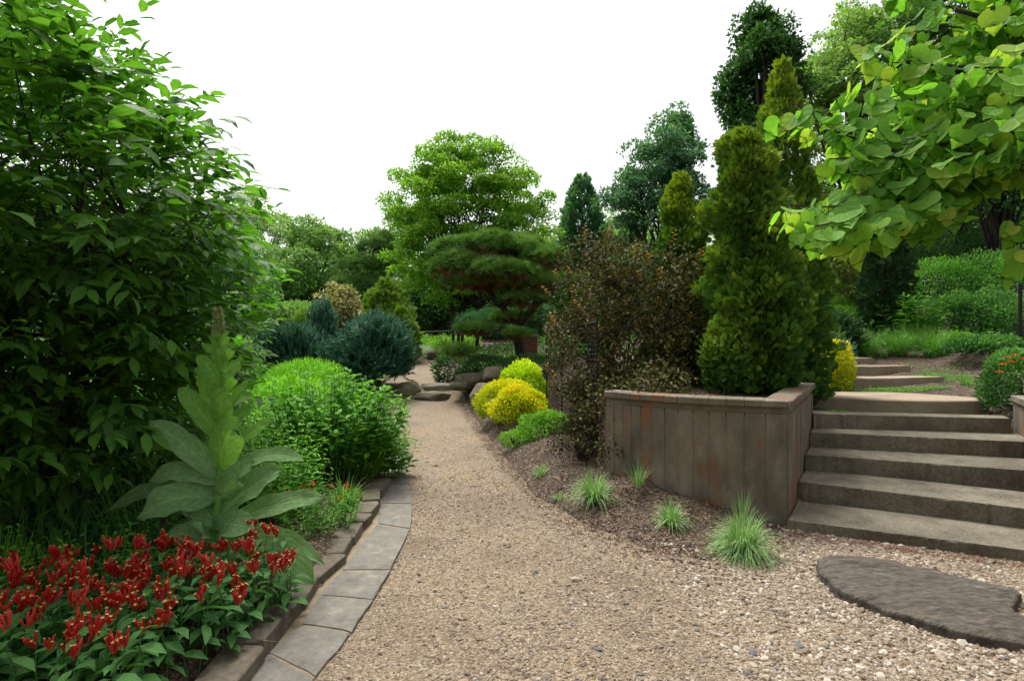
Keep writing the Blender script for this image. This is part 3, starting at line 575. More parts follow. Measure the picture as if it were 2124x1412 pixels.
litter('dry_leaf_litter',xl_,yl_,zp(yl_)+.007,g.uniform(.012,.035,len(xl_)),g.uniform(.006,.014,len(xl_)),M_red_needle,'rusty dry leaf scraps scattered over the gravel',74,'leaf litter',flat=.2)

# ================================================================== FOLIAGE COLOURS
K=foliage
M_lt   = K('dark_glossy_leaf', [(.016,.055,.008),(.034,.10,.012),(.066,.16,.018)], .40, .38, .12, .6, veins=.35, vfreq=6)
M_red  = K('pale_heart_leaf', [(.045,.125,.018),(.070,.175,.022),(.105,.225,.030),(.20,.27,.04)], .48, .45, .08, .35, veins=.14, vfreq=3.2)
M_ctree= K('bright_tree_leaf', [(.055,.13,.018),(.11,.215,.024),(.18,.29,.038)], .35, .55, .25, nscale=.5)
M_far  = K('treeline_leaf', [(.060,.125,.036),(.10,.18,.055),(.15,.24,.08)], .3, .6, .25, nscale=.3)
M_far2 = K('pale_treeline_leaf', [(.08,.145,.04),(.125,.21,.06),(.19,.28,.09)], .3, .6, .25, nscale=.3)
M_blue = K('bluish_tree_leaf', [(.028,.075,.040),(.050,.12,.062),(.085,.17,.09)], .3, .5, .25, nscale=.4)
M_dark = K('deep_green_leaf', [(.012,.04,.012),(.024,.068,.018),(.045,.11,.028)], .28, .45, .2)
M_wood = K('woodland_leaf', [(.020,.055,.014),(.038,.09,.022),(.07,.14,.032)], .3, .55, .25, nscale=.4)
M_dog  = K('dogwood_leaf', [(.035,.11,.016),(.065,.18,.024),(.11,.25,.035)], .35, .5, .15)
M_pine = K('pine_needle', [(.035,.085,.018),(.08,.155,.032),(.16,.25,.06)], .12, .6, .15)
M_pineb= K('dead_pine_needle', [(.05,.028,.014),(.10,.05,.022),(.15,.085,.04)], .1, .7, .15)
M_bpine= K('blue_pine_needle', [(.025,.075,.035),(.045,.12,.05),(.07,.16,.075)], .12, .6, .15)
M_jun  = K('blue_juniper', [(.018,.055,.036),(.036,.092,.062),(.085,.155,.115)], .10, .6, .15)
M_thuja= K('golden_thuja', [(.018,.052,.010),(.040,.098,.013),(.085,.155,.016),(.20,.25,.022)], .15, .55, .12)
M_thujd= K('dark_thuja', [(.012,.038,.014),(.024,.062,.02),(.05,.10,.03)], .12, .6, .15)
M_cyp  = K('yellow_green_cypress', [(.05,.10,.014),(.095,.165,.022),(.15,.22,.035)], .15, .6, .15)
M_mag  = K('bronze_magnolia_leaf', [(.05,.075,.025),(.12,.13,.045),(.24,.20,.09),(.32,.30,.16)], .2, .45, .2)
M_nine = K('purple_bronze_leaf', [(.016,.014,.008),(.034,.032,.013),(.066,.070,.020),(.13,.085,.024),(.24,.13,.035)], .15, .5, .10, .25)
M_lime = K('lime_groundcover', [(.055,.14,.018),(.095,.20,.025),(.15,.26,.04)], .3, .55, .2)
M_gold = K('golden_spirea', [(.11,.17,.008),(.25,.28,.008),(.36,.34,.010),(.38,.29,.012)], .28, .55, .10)
M_goldg= K('lime_gold_spirea', [(.09,.17,.008),(.19,.29,.010),(.28,.36,.012),(.36,.38,.016)], .28, .55, .10)
M_per  = K('perennial_leaf', [(.026,.09,.012),(.05,.15,.016),(.10,.23,.022)], .34, .42, .15, .45, veins=.3, vfreq=5)
M_ams  = K('feathery_lime_leaf', [(.055,.15,.018),(.09,.22,.022),(.14,.29,.03)], .32, .5, .15)
M_spl  = K('flower_plant_leaf', [(.020,.070,.017),(.036,.105,.025),(.056,.14,.036)], .28, .42, .12, .45, veins=.4, vfreq=5)
M_mul  = K('felted_grey_green_leaf', [(.075,.165,.045),(.105,.22,.048),(.14,.26,.055)], .36, .75, .25, .2, 3, veins=.3, vfreq=6)
M_mulg = K('glaucous_old_leaf', [(.085,.155,.068),(.115,.20,.082),(.15,.24,.10)], .25, .8, .25, .2, 3, veins=.3, vfreq=6)
M_strap= K('strap_leaf', [(.018,.062,.020),(.034,.10,.030),(.06,.145,.045)], .25, .45, .1)
M_fes  = K('blue_fescue_blade', [(.06,.12,.045),(.10,.19,.065),(.16,.26,.10),(.30,.32,.17)], .2, .6, .1)
M_sedge= K('green_grass_blade', [(.035,.10,.020),(.07,.17,.028),(.12,.23,.045)], .25, .55, .15)
M_hedge= K('bright_hedge_leaf', [(.03,.10,.014),(.06,.17,.02),(.11,.24,.03)], .3, .5, .2)
M_box  = K('mid_green_leaf', [(.022,.07,.018),(.042,.115,.026),(.075,.17,.038)], .28, .45, .2)
M_brsh = K('olive_brown_leaf', [(.055,.07,.018),(.10,.125,.03),(.15,.18,.045)], .3, .55, .2)
def flower_mat(name,c,r=.45):
    m,t,out=mat_new(name); p=N(t,'ShaderNodeBsdfPrincipled',i_Roughness=r); nz=N(t,'ShaderNodeTexNoise',i_Scale=30.0); tc=N(t,'ShaderNodeTexCoord'); t.links.new(tc.outputs['Object'],nz.inputs['Vector'])
    rp=ramp(t,[(.3,tuple(x*.7 for x in c)),(.7,c)]); t.links.new(nz.outputs[0],rp.inputs[0]); t.links.new(rp.outputs[0],p.inputs['Base Color']); t.links.new(p.outputs[0],out.inputs[0]); return m
M_fred=flower_mat('scarlet_petal',(.48,.011,.008)); M_fyel=flower_mat('yellow_petal',(.55,.42,.08)); M_fora=flower_mat('orange_petal',(.75,.16,.02)); M_fwhite=flower_mat('white_petal',(.75,.73,.66))
M_bud=foliage('mullein_bud',[(.10,.14,.06),(.17,.21,.09),(.26,.28,.12)],.1,.8,.1)

# ================================================================== GENERIC PLANT BUILDERS (local space, base at the origin)
def blob_clumps(g, blobs, n, shell=.55):
    vol=np.array([np.prod(b[1])**(2/3) for b in blobs]); k=g.choice(len(blobs),n,p=vol/vol.sum())
    c=np.array([b[0] for b in blobs],float)[k]; r=np.array([b[1] for b in blobs],float)[k]
    u=runit(g,n); rr=g.uniform(shell**3,1,n)**(1/3); return c+u*rr[:,None]*r, u
def clump_cloud(mb, g, C, rad, n, L, W, tm, upb=.6, vlo=0., vhi=1., droop=.25, flat=.75, hemi=-.5, vtop=0.0):
    k=g.integers(0,len(C),n); u=runit(g,n); u[:,2]=np.where(u[:,2]<hemi,-u[:,2],u[:,2])
    rr=g.uniform(.3,1,n)**.5; rad=np.broadcast_to(rad,(len(C),))[k]
    Pp=C[k]+u*rr[:,None]*rad[:,None]*np.array([1,1,flat])
    Nn=nrm(u*.5+np.array([0,0,upb])+g.normal(size=(n,3))*.45); D=nrm(u*.6+g.normal(size=(n,3))*.7+np.array([0,0,-droop]))
    v=np.clip(g.uniform(vlo,vhi,n)+vtop*u[:,2]*rr,0,1)
    cloud(mb,Pp,D,Nn,L*g.uniform(.65,1.25,n),W*g.uniform(.7,1.2,n),tm,v)
def tree(name,label,cat,base,top,blobs,ncl,crad,nlf,L,W,mat,trunk_r=.15,seed=1,tm=RH,limbs=40,stems=1,bark=None,group=None,shell=.5,upb=.6,fork=.35,droop=.25,flat=.75,crown='crown',spread=.3):
    g=rng_(seed); t=thing(name,label,cat,base,group)
    C,u=blob_clumps(g,blobs,ncl,shell); mb=MB(); clump_cloud(mb,g,C,crad*g.uniform(.7,1.3,ncl),nlf,L,W,tm,upb,droop=droop,flat=flat)
    mb.build(crown,mat,t)
    tk=MB(); cz=np.average([b[0] for b in blobs],axis=0,weights=[np.prod(b[1]) for b in blobs])
    tips=[]
    for s_ in range(stems):
        a=g.uniform(0,6.28); b0=np.array([math.cos(a),math.sin(a),0])*(.12*stems if stems>1 else 0)
        e=np.array([cz[0],cz[1],min(top*.85,cz[2]*1.15)])+np.array([math.cos(a),math.sin(a),0])*(spread*cz[2]*.5 if stems>1 else .1)
        pts=bez(b0,e,g,8,.06); pts[0,2]=-.15; tips.append(pts); tube(tk,pts,np.linspace(trunk_r,trunk_r*.3,8)*(1 if stems==1 else .7),7)
    for i in g.choice(ncl,min(limbs,ncl),replace=False):
        pts=tips[g.integers(len(tips))]; q=pts[min(7,int(8*min(.98,fork+(1-fork)*g.random()**1.3)))]
        if C[i][2]<q[2]: q=pts[max(1,int(8*fork*.8))]
        l=np.linalg.norm(C[i]-q); tube(tk,bez(q,C[i],g,6,.12,.03),np.linspace(trunk_r*.32,trunk_r*.05,6),5)
    tk.build('trunk',bark or M_bark,t,smooth=True)
    return t
def mound(name,label,cat,base,rx,ry,h,n,L,W,mat,seed,tm=RH,lump=.18,up=.5,out=.7,jit=.5,group=None,part='foliage',vtop=.5,inner=.72,stems=10,tilt=0.0,vb=.3,nlump=26):
    """a dense rounded shrub: leaves / sprays over a lumpy dome"""
    g=rng_(seed); t=thing(name,label,cat,base,group); mb=MB()
    lu=runit(g,nlump); lu[:,2]=np.abs(lu[:,2])*.9; la=g.uniform(-1,1,nlump)
    u=runit(g,n); u[:,2]=np.where(u[:,2]<-.6,-u[:,2],u[:,2])
    w_=np.exp(-((u[:,None]-lu[None])**2).sum(-1)/.10); f=1+lump*(w_*la).sum(1).clip(-1.2,1.2)
    rr=f*g.uniform(inner**2,1.03,n)**.5
    Pp=u*rr[:,None]*np.array([rx,ry,h*.62])+np.array([0,0,h*.38]); Pp[:,2]=np.maximum(Pp[:,2],.01); Pp[:,0]+=tilt*Pp[:,2]
    D=nrm(u*out+np.array([0,0,up])+g.normal(size=(n,3))*jit); Nn=nrm(u+np.array([0,0,.5])+g.normal(size=(n,3))*.5)
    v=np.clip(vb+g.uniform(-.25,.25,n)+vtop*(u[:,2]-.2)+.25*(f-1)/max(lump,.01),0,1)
    cloud(mb,Pp,D,Nn,L*g.uniform(.6,1.3,n),W*g.uniform(.7,1.25,n),tm,v); mb.build(part,mat,t)
    sk=MB()
    for i in range(stems):
        a=g.uniform(0,6.28); e=np.array([math.cos(a)*rx*.7*g.random(),math.sin(a)*ry*.7*g.random(),h*.7]); tube(sk,bez((0,0,-.08),e,g,5,.1),np.linspace(.014,.004,5)*max(1,h),5)
    sk.build('stems',M_bark,t); return t
def column(name,label,base,prof,n,L,W,mat,seed,tm=FAN,lump=.16,part='foliage',vt=.35,group=None,lean=(0,0),vb=.28):
    """columnar evergreen: prof = [(z, r), ...]"""
    g=rng_(seed); t=thing(name,label,'evergreen tree',base,group); pz=np.array([p[0] for p in prof]); pr=np.array([p[1] for p in prof])
    z=g.uniform(pz[0],pz[-1],n*3); r=np.interp(z,pz,pr); k=g.random(n*3)<(r/pr.max()*.85+.15); z,r=z[k][:n],r[k][:n]; n=len(z); a=g.uniform(0,6.283,n)
    hz=pz[-1]; ph=g.uniform(0,6.28,10)
    lm=np.zeros(n)
    NL=int(95*hz); la,lz,lw=g.uniform(0,6.28,NL),g.uniform(0,hz,NL),g.uniform(-.5,1,NL)
    rl=np.interp(lz,pz,pr)
    px_,py_=np.cos(a)*r,np.sin(a)*r; qx,qy=np.cos(la)*rl,np.sin(la)*rl
    for i in range(NL): lm+=lw[i]*np.exp(-((px_-qx[i])**2+(py_-qy[i])**2+((z-lz[i])*.8)**2)/.009)
    lm=np.clip(lm,-1,1.4)
    dep=np.where(g.random(n)<.28,g.uniform(.3,.75,n),g.random(n)**2*.32)
    rr=r*(1-dep)+lump*.5*lm*np.minimum(1,r/.25)
    Pp=np.c_[np.cos(a)*rr+lean[0]*z/hz,np.sin(a)*rr+lean[1]*z/hz,z]
    o=np.c_[np.cos(a),np.sin(a),np.zeros(n)]
    D=nrm(o*.62+np.array([0,0,.62])+g.normal(size=(n,3))*.38); tan=np.c_[-np.sin(a),np.cos(a),np.zeros(n)]
    Nn=nrm(tan+o*.5+g.normal(size=(n,3))*.6)
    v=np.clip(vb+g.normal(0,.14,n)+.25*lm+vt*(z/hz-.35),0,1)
    mb=MB(); cloud(mb,Pp,D,Nn,L*g.uniform(.6,1.3,n)*np.where(dep>.3,1.15,1),W*g.uniform(.7,1.2,n)*np.where(dep>.3,1.2,1),tm,v); mb.build(part,mat,t)
    tk=MB(); tube(tk,[(0,0,-.15),(lean[0]*.4,lean[1]*.4,hz*.45),(lean[0]*.95,lean[1]*.95,hz*.93)],[.07*hz**.5,.05*hz**.5,.008],7)
    for i in range(int(14*hz)):
        zz=g.uniform(.15,.9)*hz; aa=g.uniform(0,6.28); rr_=np.interp(zz,pz,pr)*.8; c0=np.array([lean[0]*zz/hz,lean[1]*zz/hz,zz])
        tube(tk,bez(c0,c0+np.array([math.cos(aa)*rr_,math.sin(aa)*rr_,.25]),g,4,.05),[.012,.009,.006,.003],4)
    tk.build('trunk',M_bark,t); return t
def B(px,d,py=None):   # base point on the terrain below photo column px at depth d
    x=(px-CX)/F*d; return (x,d,h1(x,d))
def zt(py,d): return HCAM-(py-HY)/F*d

# ================================================================== FAR TREES
def far_tree(name,label,px0,px1,ptop,pbot,d,mat,seed,n=14000,L=.2,ncl=90,crad=.75,stems=1,tr=.22,limbs=45,bumps=5,cat='tree',group=None,bark=None,shell=.55,flat=.8,upb=.6,fork=.3,peak=.2):
    g=rng_(seed+999); bx=B((px0+px1)/2,d); wd=(px1-px0)/F*d; zT=zt(ptop,d)-bx[2]; zB=max(.4,zt(pbot,d)-bx[2]); hh=zT-zB
    bl=[((0,0,zB+hh*.5),(wd*.44,wd*.42,hh*.47))]
    for i in range(bumps):
        a=6.283*i/bumps+g.uniform(-.4,.4); zz=zB+hh*g.uniform(.25,.85); k=math.sqrt(max(.05,1-((zz-zB-hh*.5)/(hh*.55))**2))
        bl.append(((math.cos(a)*wd*.3*k,math.sin(a)*wd*.3*k,zz),(wd*.22,wd*.22,hh*.16)))
    bl.append(((g.uniform(-.1,.1)*wd,0,zT-hh*.14),(wd*peak,wd*peak,hh*.14)))
    return tree(name,label,cat,bx,zT,bl,ncl,crad,n,L,L*.62,mat,tr,seed,limbs=limbs,stems=stems,group=group,bark=bark,shell=shell,flat=flat,upb=upb,fork=fork)
far_tree('broadleaf_tree','tall pale green tree at the far treeline, highest behind the dark-leaved shrub',430,625,398,640,48,M_far2,1,n=13000,L=.26,crad=.95)
far_tree('broadleaf_tree','broad rounded treeline tree with dark forked trunks beside the pine',530,750,462,645,40,M_far,2,n=17000,L=.24,stems=3,crad=.85,tr=.3)
far_tree('broadleaf_tree','lower treeline tree seen between the rounded tree and the bright green tree',660,870,478,640,44,M_far,3,n=11000,L=.25,crad=.8)
far_tree('broadleaf_tree','treeline tree glimpsed behind the dark glossy shrub',250,470,400,650,44,M_far,4,n=6500,L=.26,crad=.9)
far_tree('broadleaf_tree','distant tree showing through gaps in the glossy shrub',20,260,380,650,40,M_far,5,n=6500,L=.26,crad=.9)
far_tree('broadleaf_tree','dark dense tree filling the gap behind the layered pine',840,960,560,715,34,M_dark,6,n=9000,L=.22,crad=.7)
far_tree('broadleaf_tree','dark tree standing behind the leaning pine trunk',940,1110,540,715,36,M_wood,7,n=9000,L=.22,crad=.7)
far_tree('broadleaf_tree','distant tree in the gap between pine and small conical tree',1090,1215,500,690,42,M_far,8,n=9000,L=.25,crad=.8)
def shade(px,py,d=24): return P(px,py,d)-np.array(B(970,24))
tree('shade_tree','bright green dome-shaped tree with thin forked stems above the layered pine','tree',B(970,24),8.6,[(tuple(shade(970,450)),(3.45,3.0,2.8)),(tuple(shade(965,365)),(2.4,2.2,1.5)),(tuple(shade(885,510)),(1.8,2.2,1.6)),(tuple(shade(1065,510)),(1.8,2.2,1.6)),(tuple(shade(1060,410)),(1.6,1.8,1.4)),(tuple(shade(872,410)),(1.5,1.6,1.3)),(tuple(shade(940,325)),(.9,.9,.8)),(tuple(shade(960,580)),(2.6,2,1.1)),(tuple(shade(1080,580)),(1.6,2,1.0))],460,.5,76000,.14,.085,M_ctree,.10,10,limbs=140,stems=5,shell=.45,flat=.5,fork=.35)
far_tree('bluish_tree','tall bluish-green tree with a ragged top behind the purple shrub',1255,1480,270,640,26,M_blue,11,n=20000,L=.17,ncl=120,crad=.62,stems=2,tr=.16,limbs=60,bumps=8,flat=.55)
far_tree('bluish_tree','slender bluish-green leader rising over the bluish tree',1360,1450,232,420,26.8,M_blue,12,n=5000,L=.16,ncl=40,crad=.42,limbs=20,bumps=4,flat=.5)
column('conical_evergreen','small conical evergreen standing against the sky beside the bluish tree',B(1207,28),[(0,.7),(3,1.15),(5.2,1.0),(6.6,.65),(zt(366,28)-B(1207,28)[2],.04)],4200,.32,.26,M_blue,13,lump=.4)
far_tree('sweetgum_tree','tall dark columnar sweetgum tree rising behind the golden arborvitae',1495,1655,30,420,16,M_dark,14,n=16000,L=.15,ncl=110,crad=.45,limbs=60,bumps=9,tr=.14)
far_tree('sweetgum_tree','narrow spire of dark star-leaved foliage topping the sweetgum',1545,1610,18,160,15.8,M_dark,141,n=3000,L=.14,ncl=26,crad=.3,limbs=12,bumps=3)
far_tree('woodland_tree','lacy light green woodland tree behind the heart-leaved branch',1640,1900,5,430,21,M_far2,15,n=22000,L=.16,ncl=140,crad=.6,limbs=90,bumps=9,tr=.2,flat=.5)
far_tree('woodland_tree','woodland tree crowding the slope above the boxwood',1830,2080,-60,330,19,M_wood,16,n=16000,L=.17,ncl=110,crad=.75,tr=.2)
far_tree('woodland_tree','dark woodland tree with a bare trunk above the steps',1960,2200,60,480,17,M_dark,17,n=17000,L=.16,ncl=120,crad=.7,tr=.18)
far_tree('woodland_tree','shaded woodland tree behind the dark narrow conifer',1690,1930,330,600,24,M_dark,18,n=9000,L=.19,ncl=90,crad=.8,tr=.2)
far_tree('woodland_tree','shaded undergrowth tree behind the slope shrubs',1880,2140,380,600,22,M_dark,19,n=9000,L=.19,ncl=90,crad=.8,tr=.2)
far_tree('woodland_tree','dim woodland tree deep behind the sweetgum',1560,1800,330,620,30,M_wood,20,n=9000,L=.22,ncl=80,crad=.9,tr=.25)
far_tree('woodland_tree','dim woodland tree at the back of the slope',2000,2300,150,600,27,M_wood,21,n=9000,L=.22,ncl=80,crad=1.0,tr=.25)
far_tree('woodland_tree','dim woodland tree between conical evergreen and bluish tree',1210,1420,440,660,38,M_far,22,n=9000,L=.25,ncl=70,crad=.9,tr=.25)
far_tree('woodland_tree','woodland tree whose crown shades the steps from beside them',2140,2600,-420,330,9.5,M_wood,23,n=9000,L=.15,ncl=100,crad=.6,tr=.16)

# ---- mid-distance conifers and shrubs
def pine(name,label,base,pads,ntuft,L,mat,seed,trunk,bark=M_bark,dead=True,tm=TUFT,vt=.35):
    g=rng_(seed); t=thing(name,label,'pine tree',base); b=np.array(base)
    vol=np.array([p[1][0]*p[1][1] for p in pads]); k=g.choice(len(pads),ntuft,p=vol/vol.sum())
    c=np.array([p[0] for p in pads])[k]; r=np.array([p[1] for p in pads])[k]
    u=runit(g,ntuft); u[:,2]=np.where(u[:,2]<-.15,-u[:,2],u[:,2]); f=1+.12*np.sin(5*u[:,0]+k)+.12*np.sin(6*u[:,1]+2*k)
    Pp=c+u*r*(f*g.uniform(.55,1.02,ntuft)**.5)[:,None]
    D=nrm(u*.6+np.array([0,0,.9])+g.normal(size=(ntuft,3))*.25); Nn=runit(g,ntuft)
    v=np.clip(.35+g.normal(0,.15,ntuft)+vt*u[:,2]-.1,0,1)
    mb=MB(); cloud(mb,Pp,D,Nn,L*g.uniform(.8,1.2,ntuft),L*g.uniform(.8,1.2,ntuft),tm,v); mb.build('needles',mat,t)
    if dead:
        nd=ntuft//5; k=g.choice(len(pads),nd,p=vol/vol.sum()); c=np.array([p[0] for p in pads])[k]; r=np.array([p[1] for p in pads])[k]
        u=runit(g,nd); u[:,2]=-np.abs(u[:,2])*.9; Pp=c+u*r*g.uniform(.3,.9,nd)[:,None]
        mb=MB(); cloud(mb,Pp,nrm(u+g.normal(size=(nd,3))*.5),runit(g,nd),L*.9,L*.9,tm,g.random(nd)); mb.build('dead_needles',M_pineb,t)
    tk=MB()
    tr_=np.array(trunk); tube(tk,tr_,np.linspace(.10,.045,len(tr_)),7)
    for i,p_ in enumerate(pads):
        for q in range(5):
            e=np.array(p_[0])+runit(g,1)[0]*np.array(p_[1])*np.array([.75,.75,.2]); j=np.argmin(np.linalg.norm(tr_-np.array(p_[0])*np.array([.7,.7,.75]),axis=1)); s0=tr_[max(0,j)]
            tube(tk,bez(s0,e,g,6,.10,.04),np.linspace(.022,.006,6),5)
    tk.build('trunk',bark,t,smooth=True); return t
bp=np.array(B(1095,13.6)); lp=lambda px,py,d: tuple(P(px,py,d)-bp)
pads=[(lp(1000,520,13.4),(1.10,.9,.36)),(lp(1080,530,13.8),(.9,.9,.40)),(lp(955,560,13.0),(.75,.7,.36)),(lp(1040,570,12.9),(.95,.7,.34)),(lp(1120,545,13.4),(.6,.7,.40)),(lp(1000,590,13.2),(.9,.7,.16)),(lp(1090,625,13.2),(.55,.5,.20)),
  (lp(985,684,13.0),(.45,.5,.14)),(lp(950,730,12.7),(.38,.4,.12)),(lp(1070,695,12.8),(.30,.3,.13)),(lp(1060,660,13.8),(.5,.5,.16)),(lp(1125,590,13.0),(.45,.45,.2))]
pine('layered_pine','low layered pine with flat needle pads and a leaning dark trunk',tuple(bp),pads,5200,.17,M_pine,31,[(0,0,-.2),(-.05,0,.25),tuple(np.array(lp(1075,680,13.6))),lp(1045,640,13.5),lp(1010,600,13.3),lp(985,565,13.3)])
b2=np.array(B(765,27)); 
lq=lambda px,py,d: tuple(P(px,py,d)-b2)
pads2=[(lq(780,520,27),(.8,.8,.6)),(lq(745,560,26.5),(1.0,.8,.6)),(lq(800,560,27),(.9,.8,.6)),(lq(715,600,26),(.8,.8,.55)),(lq(770,600,26.5),(1.0,.9,.6)),(lq(735,640,26),(.9,.8,.5)),(lq(810,620,27),(.8,.8,.6)),(lq(800,500,27.4),(.5,.5,.4))]
pine('long_needled_pine','rounded light green pine with long needle tufts before the treeline',tuple(b2),pads2,1700,.30,K('light_pine_needle',[(.03,.075,.02),(.065,.125,.035),(.12,.19,.06)],.12,.6,.15),32,[(0,0,-.2),(0,0,1.5),(.1,0,3),(.2,0,4.4)],dead=False)
b3=np.array(B(1075,15.5)); l3=lambda px,py,d: tuple(P(px,py,d)-b3)
pine('blue_pine','blue-green pine bush growing behind the leaning pine trunk',tuple(b3),[(l3(1065,662,15.3),(.7,.6,.28)),(l3(1010,668,15.3),(.7,.6,.28)),(l3(1045,695,15),(.8,.6,.25)),(l3(1100,650,15.5),(.6,.5,.3)),(l3(1010,690,15),(.45,.5,.25))],1300,.16,M_bpine,33,[(0,0,-.2),(0,0,.4),(-.1,0,.9),(-.2,0,1.1)],dead=False)
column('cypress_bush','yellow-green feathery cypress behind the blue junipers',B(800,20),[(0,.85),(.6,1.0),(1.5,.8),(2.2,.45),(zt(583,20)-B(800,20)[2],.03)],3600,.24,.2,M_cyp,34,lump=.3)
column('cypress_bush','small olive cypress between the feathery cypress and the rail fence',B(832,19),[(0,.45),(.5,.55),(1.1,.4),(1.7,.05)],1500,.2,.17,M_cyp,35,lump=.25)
far_tree('magnolia_shrub','bronze-leaved magnolia shrub with a few white blooms behind the blue junipers',640,752,585,730,18.5,M_mag,36,n=7000,L=.11,ncl=60,crad=.28,tr=.05,stems=3,limbs=40,bumps=5,cat='shrub')
mb_=MB(); mg=None
for o_ in [o for o in COL.objects if o.name.startswith('magnolia_shrub')]: mg=o_
for px,py in ((690,655),(747,652),(668,700)):
    f=MB(); g=rng_(px); u=runit(g,9); u[:,2]=np.abs(u[:,2]); cloud(f,np.zeros((9,3)),u,runit(g,9),.10,.07,RH,.5); fo=f.build('blossom',M_fwhite,mg); fo.location=tuple(P(px,py,17.6)-np.array(mg.location))
mound('lime_shrub','yellow-green shrub beneath the bronze magnolia',"shrub",B(630,18),.55,.5,zt(640,18)-B(630,18)[2],2600,.10,.05,M_cyp,37)
mound('lime_shrub','low lime shrub between the two blue junipers',"shrub",B(700,17),.5,.4,zt(700,17)-B(700,17)[2],1800,.09,.05,M_ams,38)
far_tree('dogwood_tree','bright green rounded dogwood beside the dark glossy shrub',350,568,455,700,13.5,M_dog,39,n=15000,L=.11,ncl=120,crad=.32,tr=.06,stems=3,limbs=60,bumps=7,flat=.45)
mound('blue_juniper','spiky blue-green juniper with an upright peak beside the lime perennials','juniper',B(612,15),1.15,.8,zt(690,15)-B(612,15)[2],1700,.40,.28,M_jun,40,tm=PLUME,up=.9,out=.55,jit=.3,lump=.40,inner=.55,vtop=.3)
mound('blue_juniper','upright peaked blue-green juniper shoot behind the spiky juniper','juniper',B(668,15.3),.42,.4,zt(640,15.3)-B(668,15.3)[2],1100,.30,.24,M_jun,41,tm=PLUME,up=1.1,out=.35,jit=.25,lump=.25,inner=.5,vtop=.3)
mound('blue_juniper','dense blue-green juniper overhanging the path beside the stone steps','juniper',B(772,13.2),.84,.75,zt(672,13.2)-B(775,13.2)[2],2000,.38,.27,M_jun,42,tm=PLUME,up=.75,out=.65,jit=.32,lump=.40,inner=.55,vtop=.3)
mound('dark_leaf_shrub','dark drooping evergreen clump beside the upper path','shrub',B(947,13.9),.55,.5,zt(733,13.9)-B(947,13.9)[2],1500,.15,.035,M_dark,43,up=-.1,out=.9,lump=.15)
mound('dark_leaf_shrub','low dark shrub under the layered pine','shrub',B(1010,13.2),.7,.5,zt(738,13.2)-B(1010,13.2)[2],1900,.08,.035,M_dark,44)
mound('dark_leaf_shrub','shadowy shrub behind the low boulders and the fence','shrub',B(1105,12.2),.7,.6,zt(735,12.2)-B(1105,12.2)[2],1900,.07,.03,M_dark,45)
def fern(base,label,n,L,seed,mat=M_box):
    g=rng_(seed); t=thing('fern',label,'fern',base); mb=MB()
    for i in range(n):
        a=6.283*i/n+g.uniform(-.3,.3); tt=np.linspace(.1,1,16); l=L*g.uniform(.8,1.1)
        c=np.c_[np.cos(a)*l*tt*.8,np.sin(a)*l*tt*.8,l*(.75*tt-.5*tt**2)]; d=np.array([math.cos(a),math.sin(a),.1]); s=np.array([-math.sin(a),math.cos(a),0])
        for sg in (-1,1): cloud(mb,c,np.tile(s*sg+d*.35+np.array([0,0,-.1]),(16,1)),np.tile((0,0,1.),(16,1)),l*.28*(1-tt*.85),l*.05,RH,g.random(16))
    mb.build('fronds',mat,t); return t
fern(B(1068,12.0),'green fern under the pine near the brick pier',16,.55,46)
# meadow at the path bend
g=rng_(47); x=g.uniform(-7.5,-1.6,9000); y=g.uniform(21,31,9000); k=sdist(GRAV,x,y)<-.15; x,y=x[k],y[k]
mb=MB(); C=np.stack([x,y,H(x,y)+g.uniform(.0,1,len(x))**2*.42*(.4+.6*np.sin(x*2.1+y)**2)],-1); cloud(mb,C,nrm(g.normal(size=(len(x),3))*.8+np.array([0,0,1])),runit(g,len(x)),g.uniform(.08,.2,len(x)),.06,RH,g.random(len(x)))
tag(mb.build('meadow_groundcover',M_lime),'bright green groundcover at the far bend of the path','groundcover',kind='stuff')
# rustic rail fence
rf=thing('rail_fence','rustic grey log rail fence at the end of the path','fence',B(900,32)); M_log=plain('grey_log',(.17,.135,.10),.85); rb=np.array(rf.location)
fx=[852,876,890,912,940,985,1040]
for i,px in enumerate((862,893,890+24,945,1000)):
    m_=MB(); a=P(px,716,32); b=P(px+(2 if i%2 else -1),686,32); tube(m_,[a-rb-(0,0,.3),(a+b)/2-rb,b-rb],[.075,.07,.06],7); m_.build('post',M_log,rf)
for a,b in (((850,690),(950,686)),((950,686),(1060,684)),((850,703),(914,712)),((914,690),(893,712)),((866,690),(893,710))):
    m_=MB(); p0=P(*a,31.95)-rb; p1=P(*b,31.95)-rb; tube(m_,bez(p0,p1,rng_(a[0]),6,.02),.05,6); m_.build('rail',M_log,rf)
# brick pier
M_brick=stone_mat('red_brick',[(.13,.045,.03),(.21,.075,.05),(.28,.11,.075)],scale=9,bump=.3); pb=B(1098,14.4); bz=h1(pb[0],pb[1])
pier=thing('brick_pier','red brick pier half hidden behind the purple-leaved shrub','pier',pb); m_=MB(); prism(m_,[(-.185,-.185),(.185,-.185),(.185,.185),(-.185,.185)],-.2,.80,.002); m_.build('mortar',M_mortar,pier)
bm_=MB(); prism(bm_,[(-.097,-.05),(.097,-.05),(.097,.05),(-.097,.05)],0,.062,.004); bme=bm_.mesh('brick'); bme.materials.append(M_brick)
for c_ in range(11):
    for s_ in range(4):
        an=s_*math.pi/2; hs_=.104 if c_%2 else .0
        for j in range(2):
            off=(-.10+.205*j)+(0 if c_%2 else .0); x_,y_=off*.95,-.145
            o=link('brick',bme,None,pier); o.location=(x_*math.cos(an)-y_*math.sin(an),x_*math.sin(an)+y_*math.cos(an),-.05+.075*c_); o.rotation_euler=(0,0,an)
m_=MB(); prism(m_,[(-.24,-.24),(.24,-.24),(.24,.24),(-.24,.24)],.80,.86,.006); m_.build('cap',M_slabc,pier)

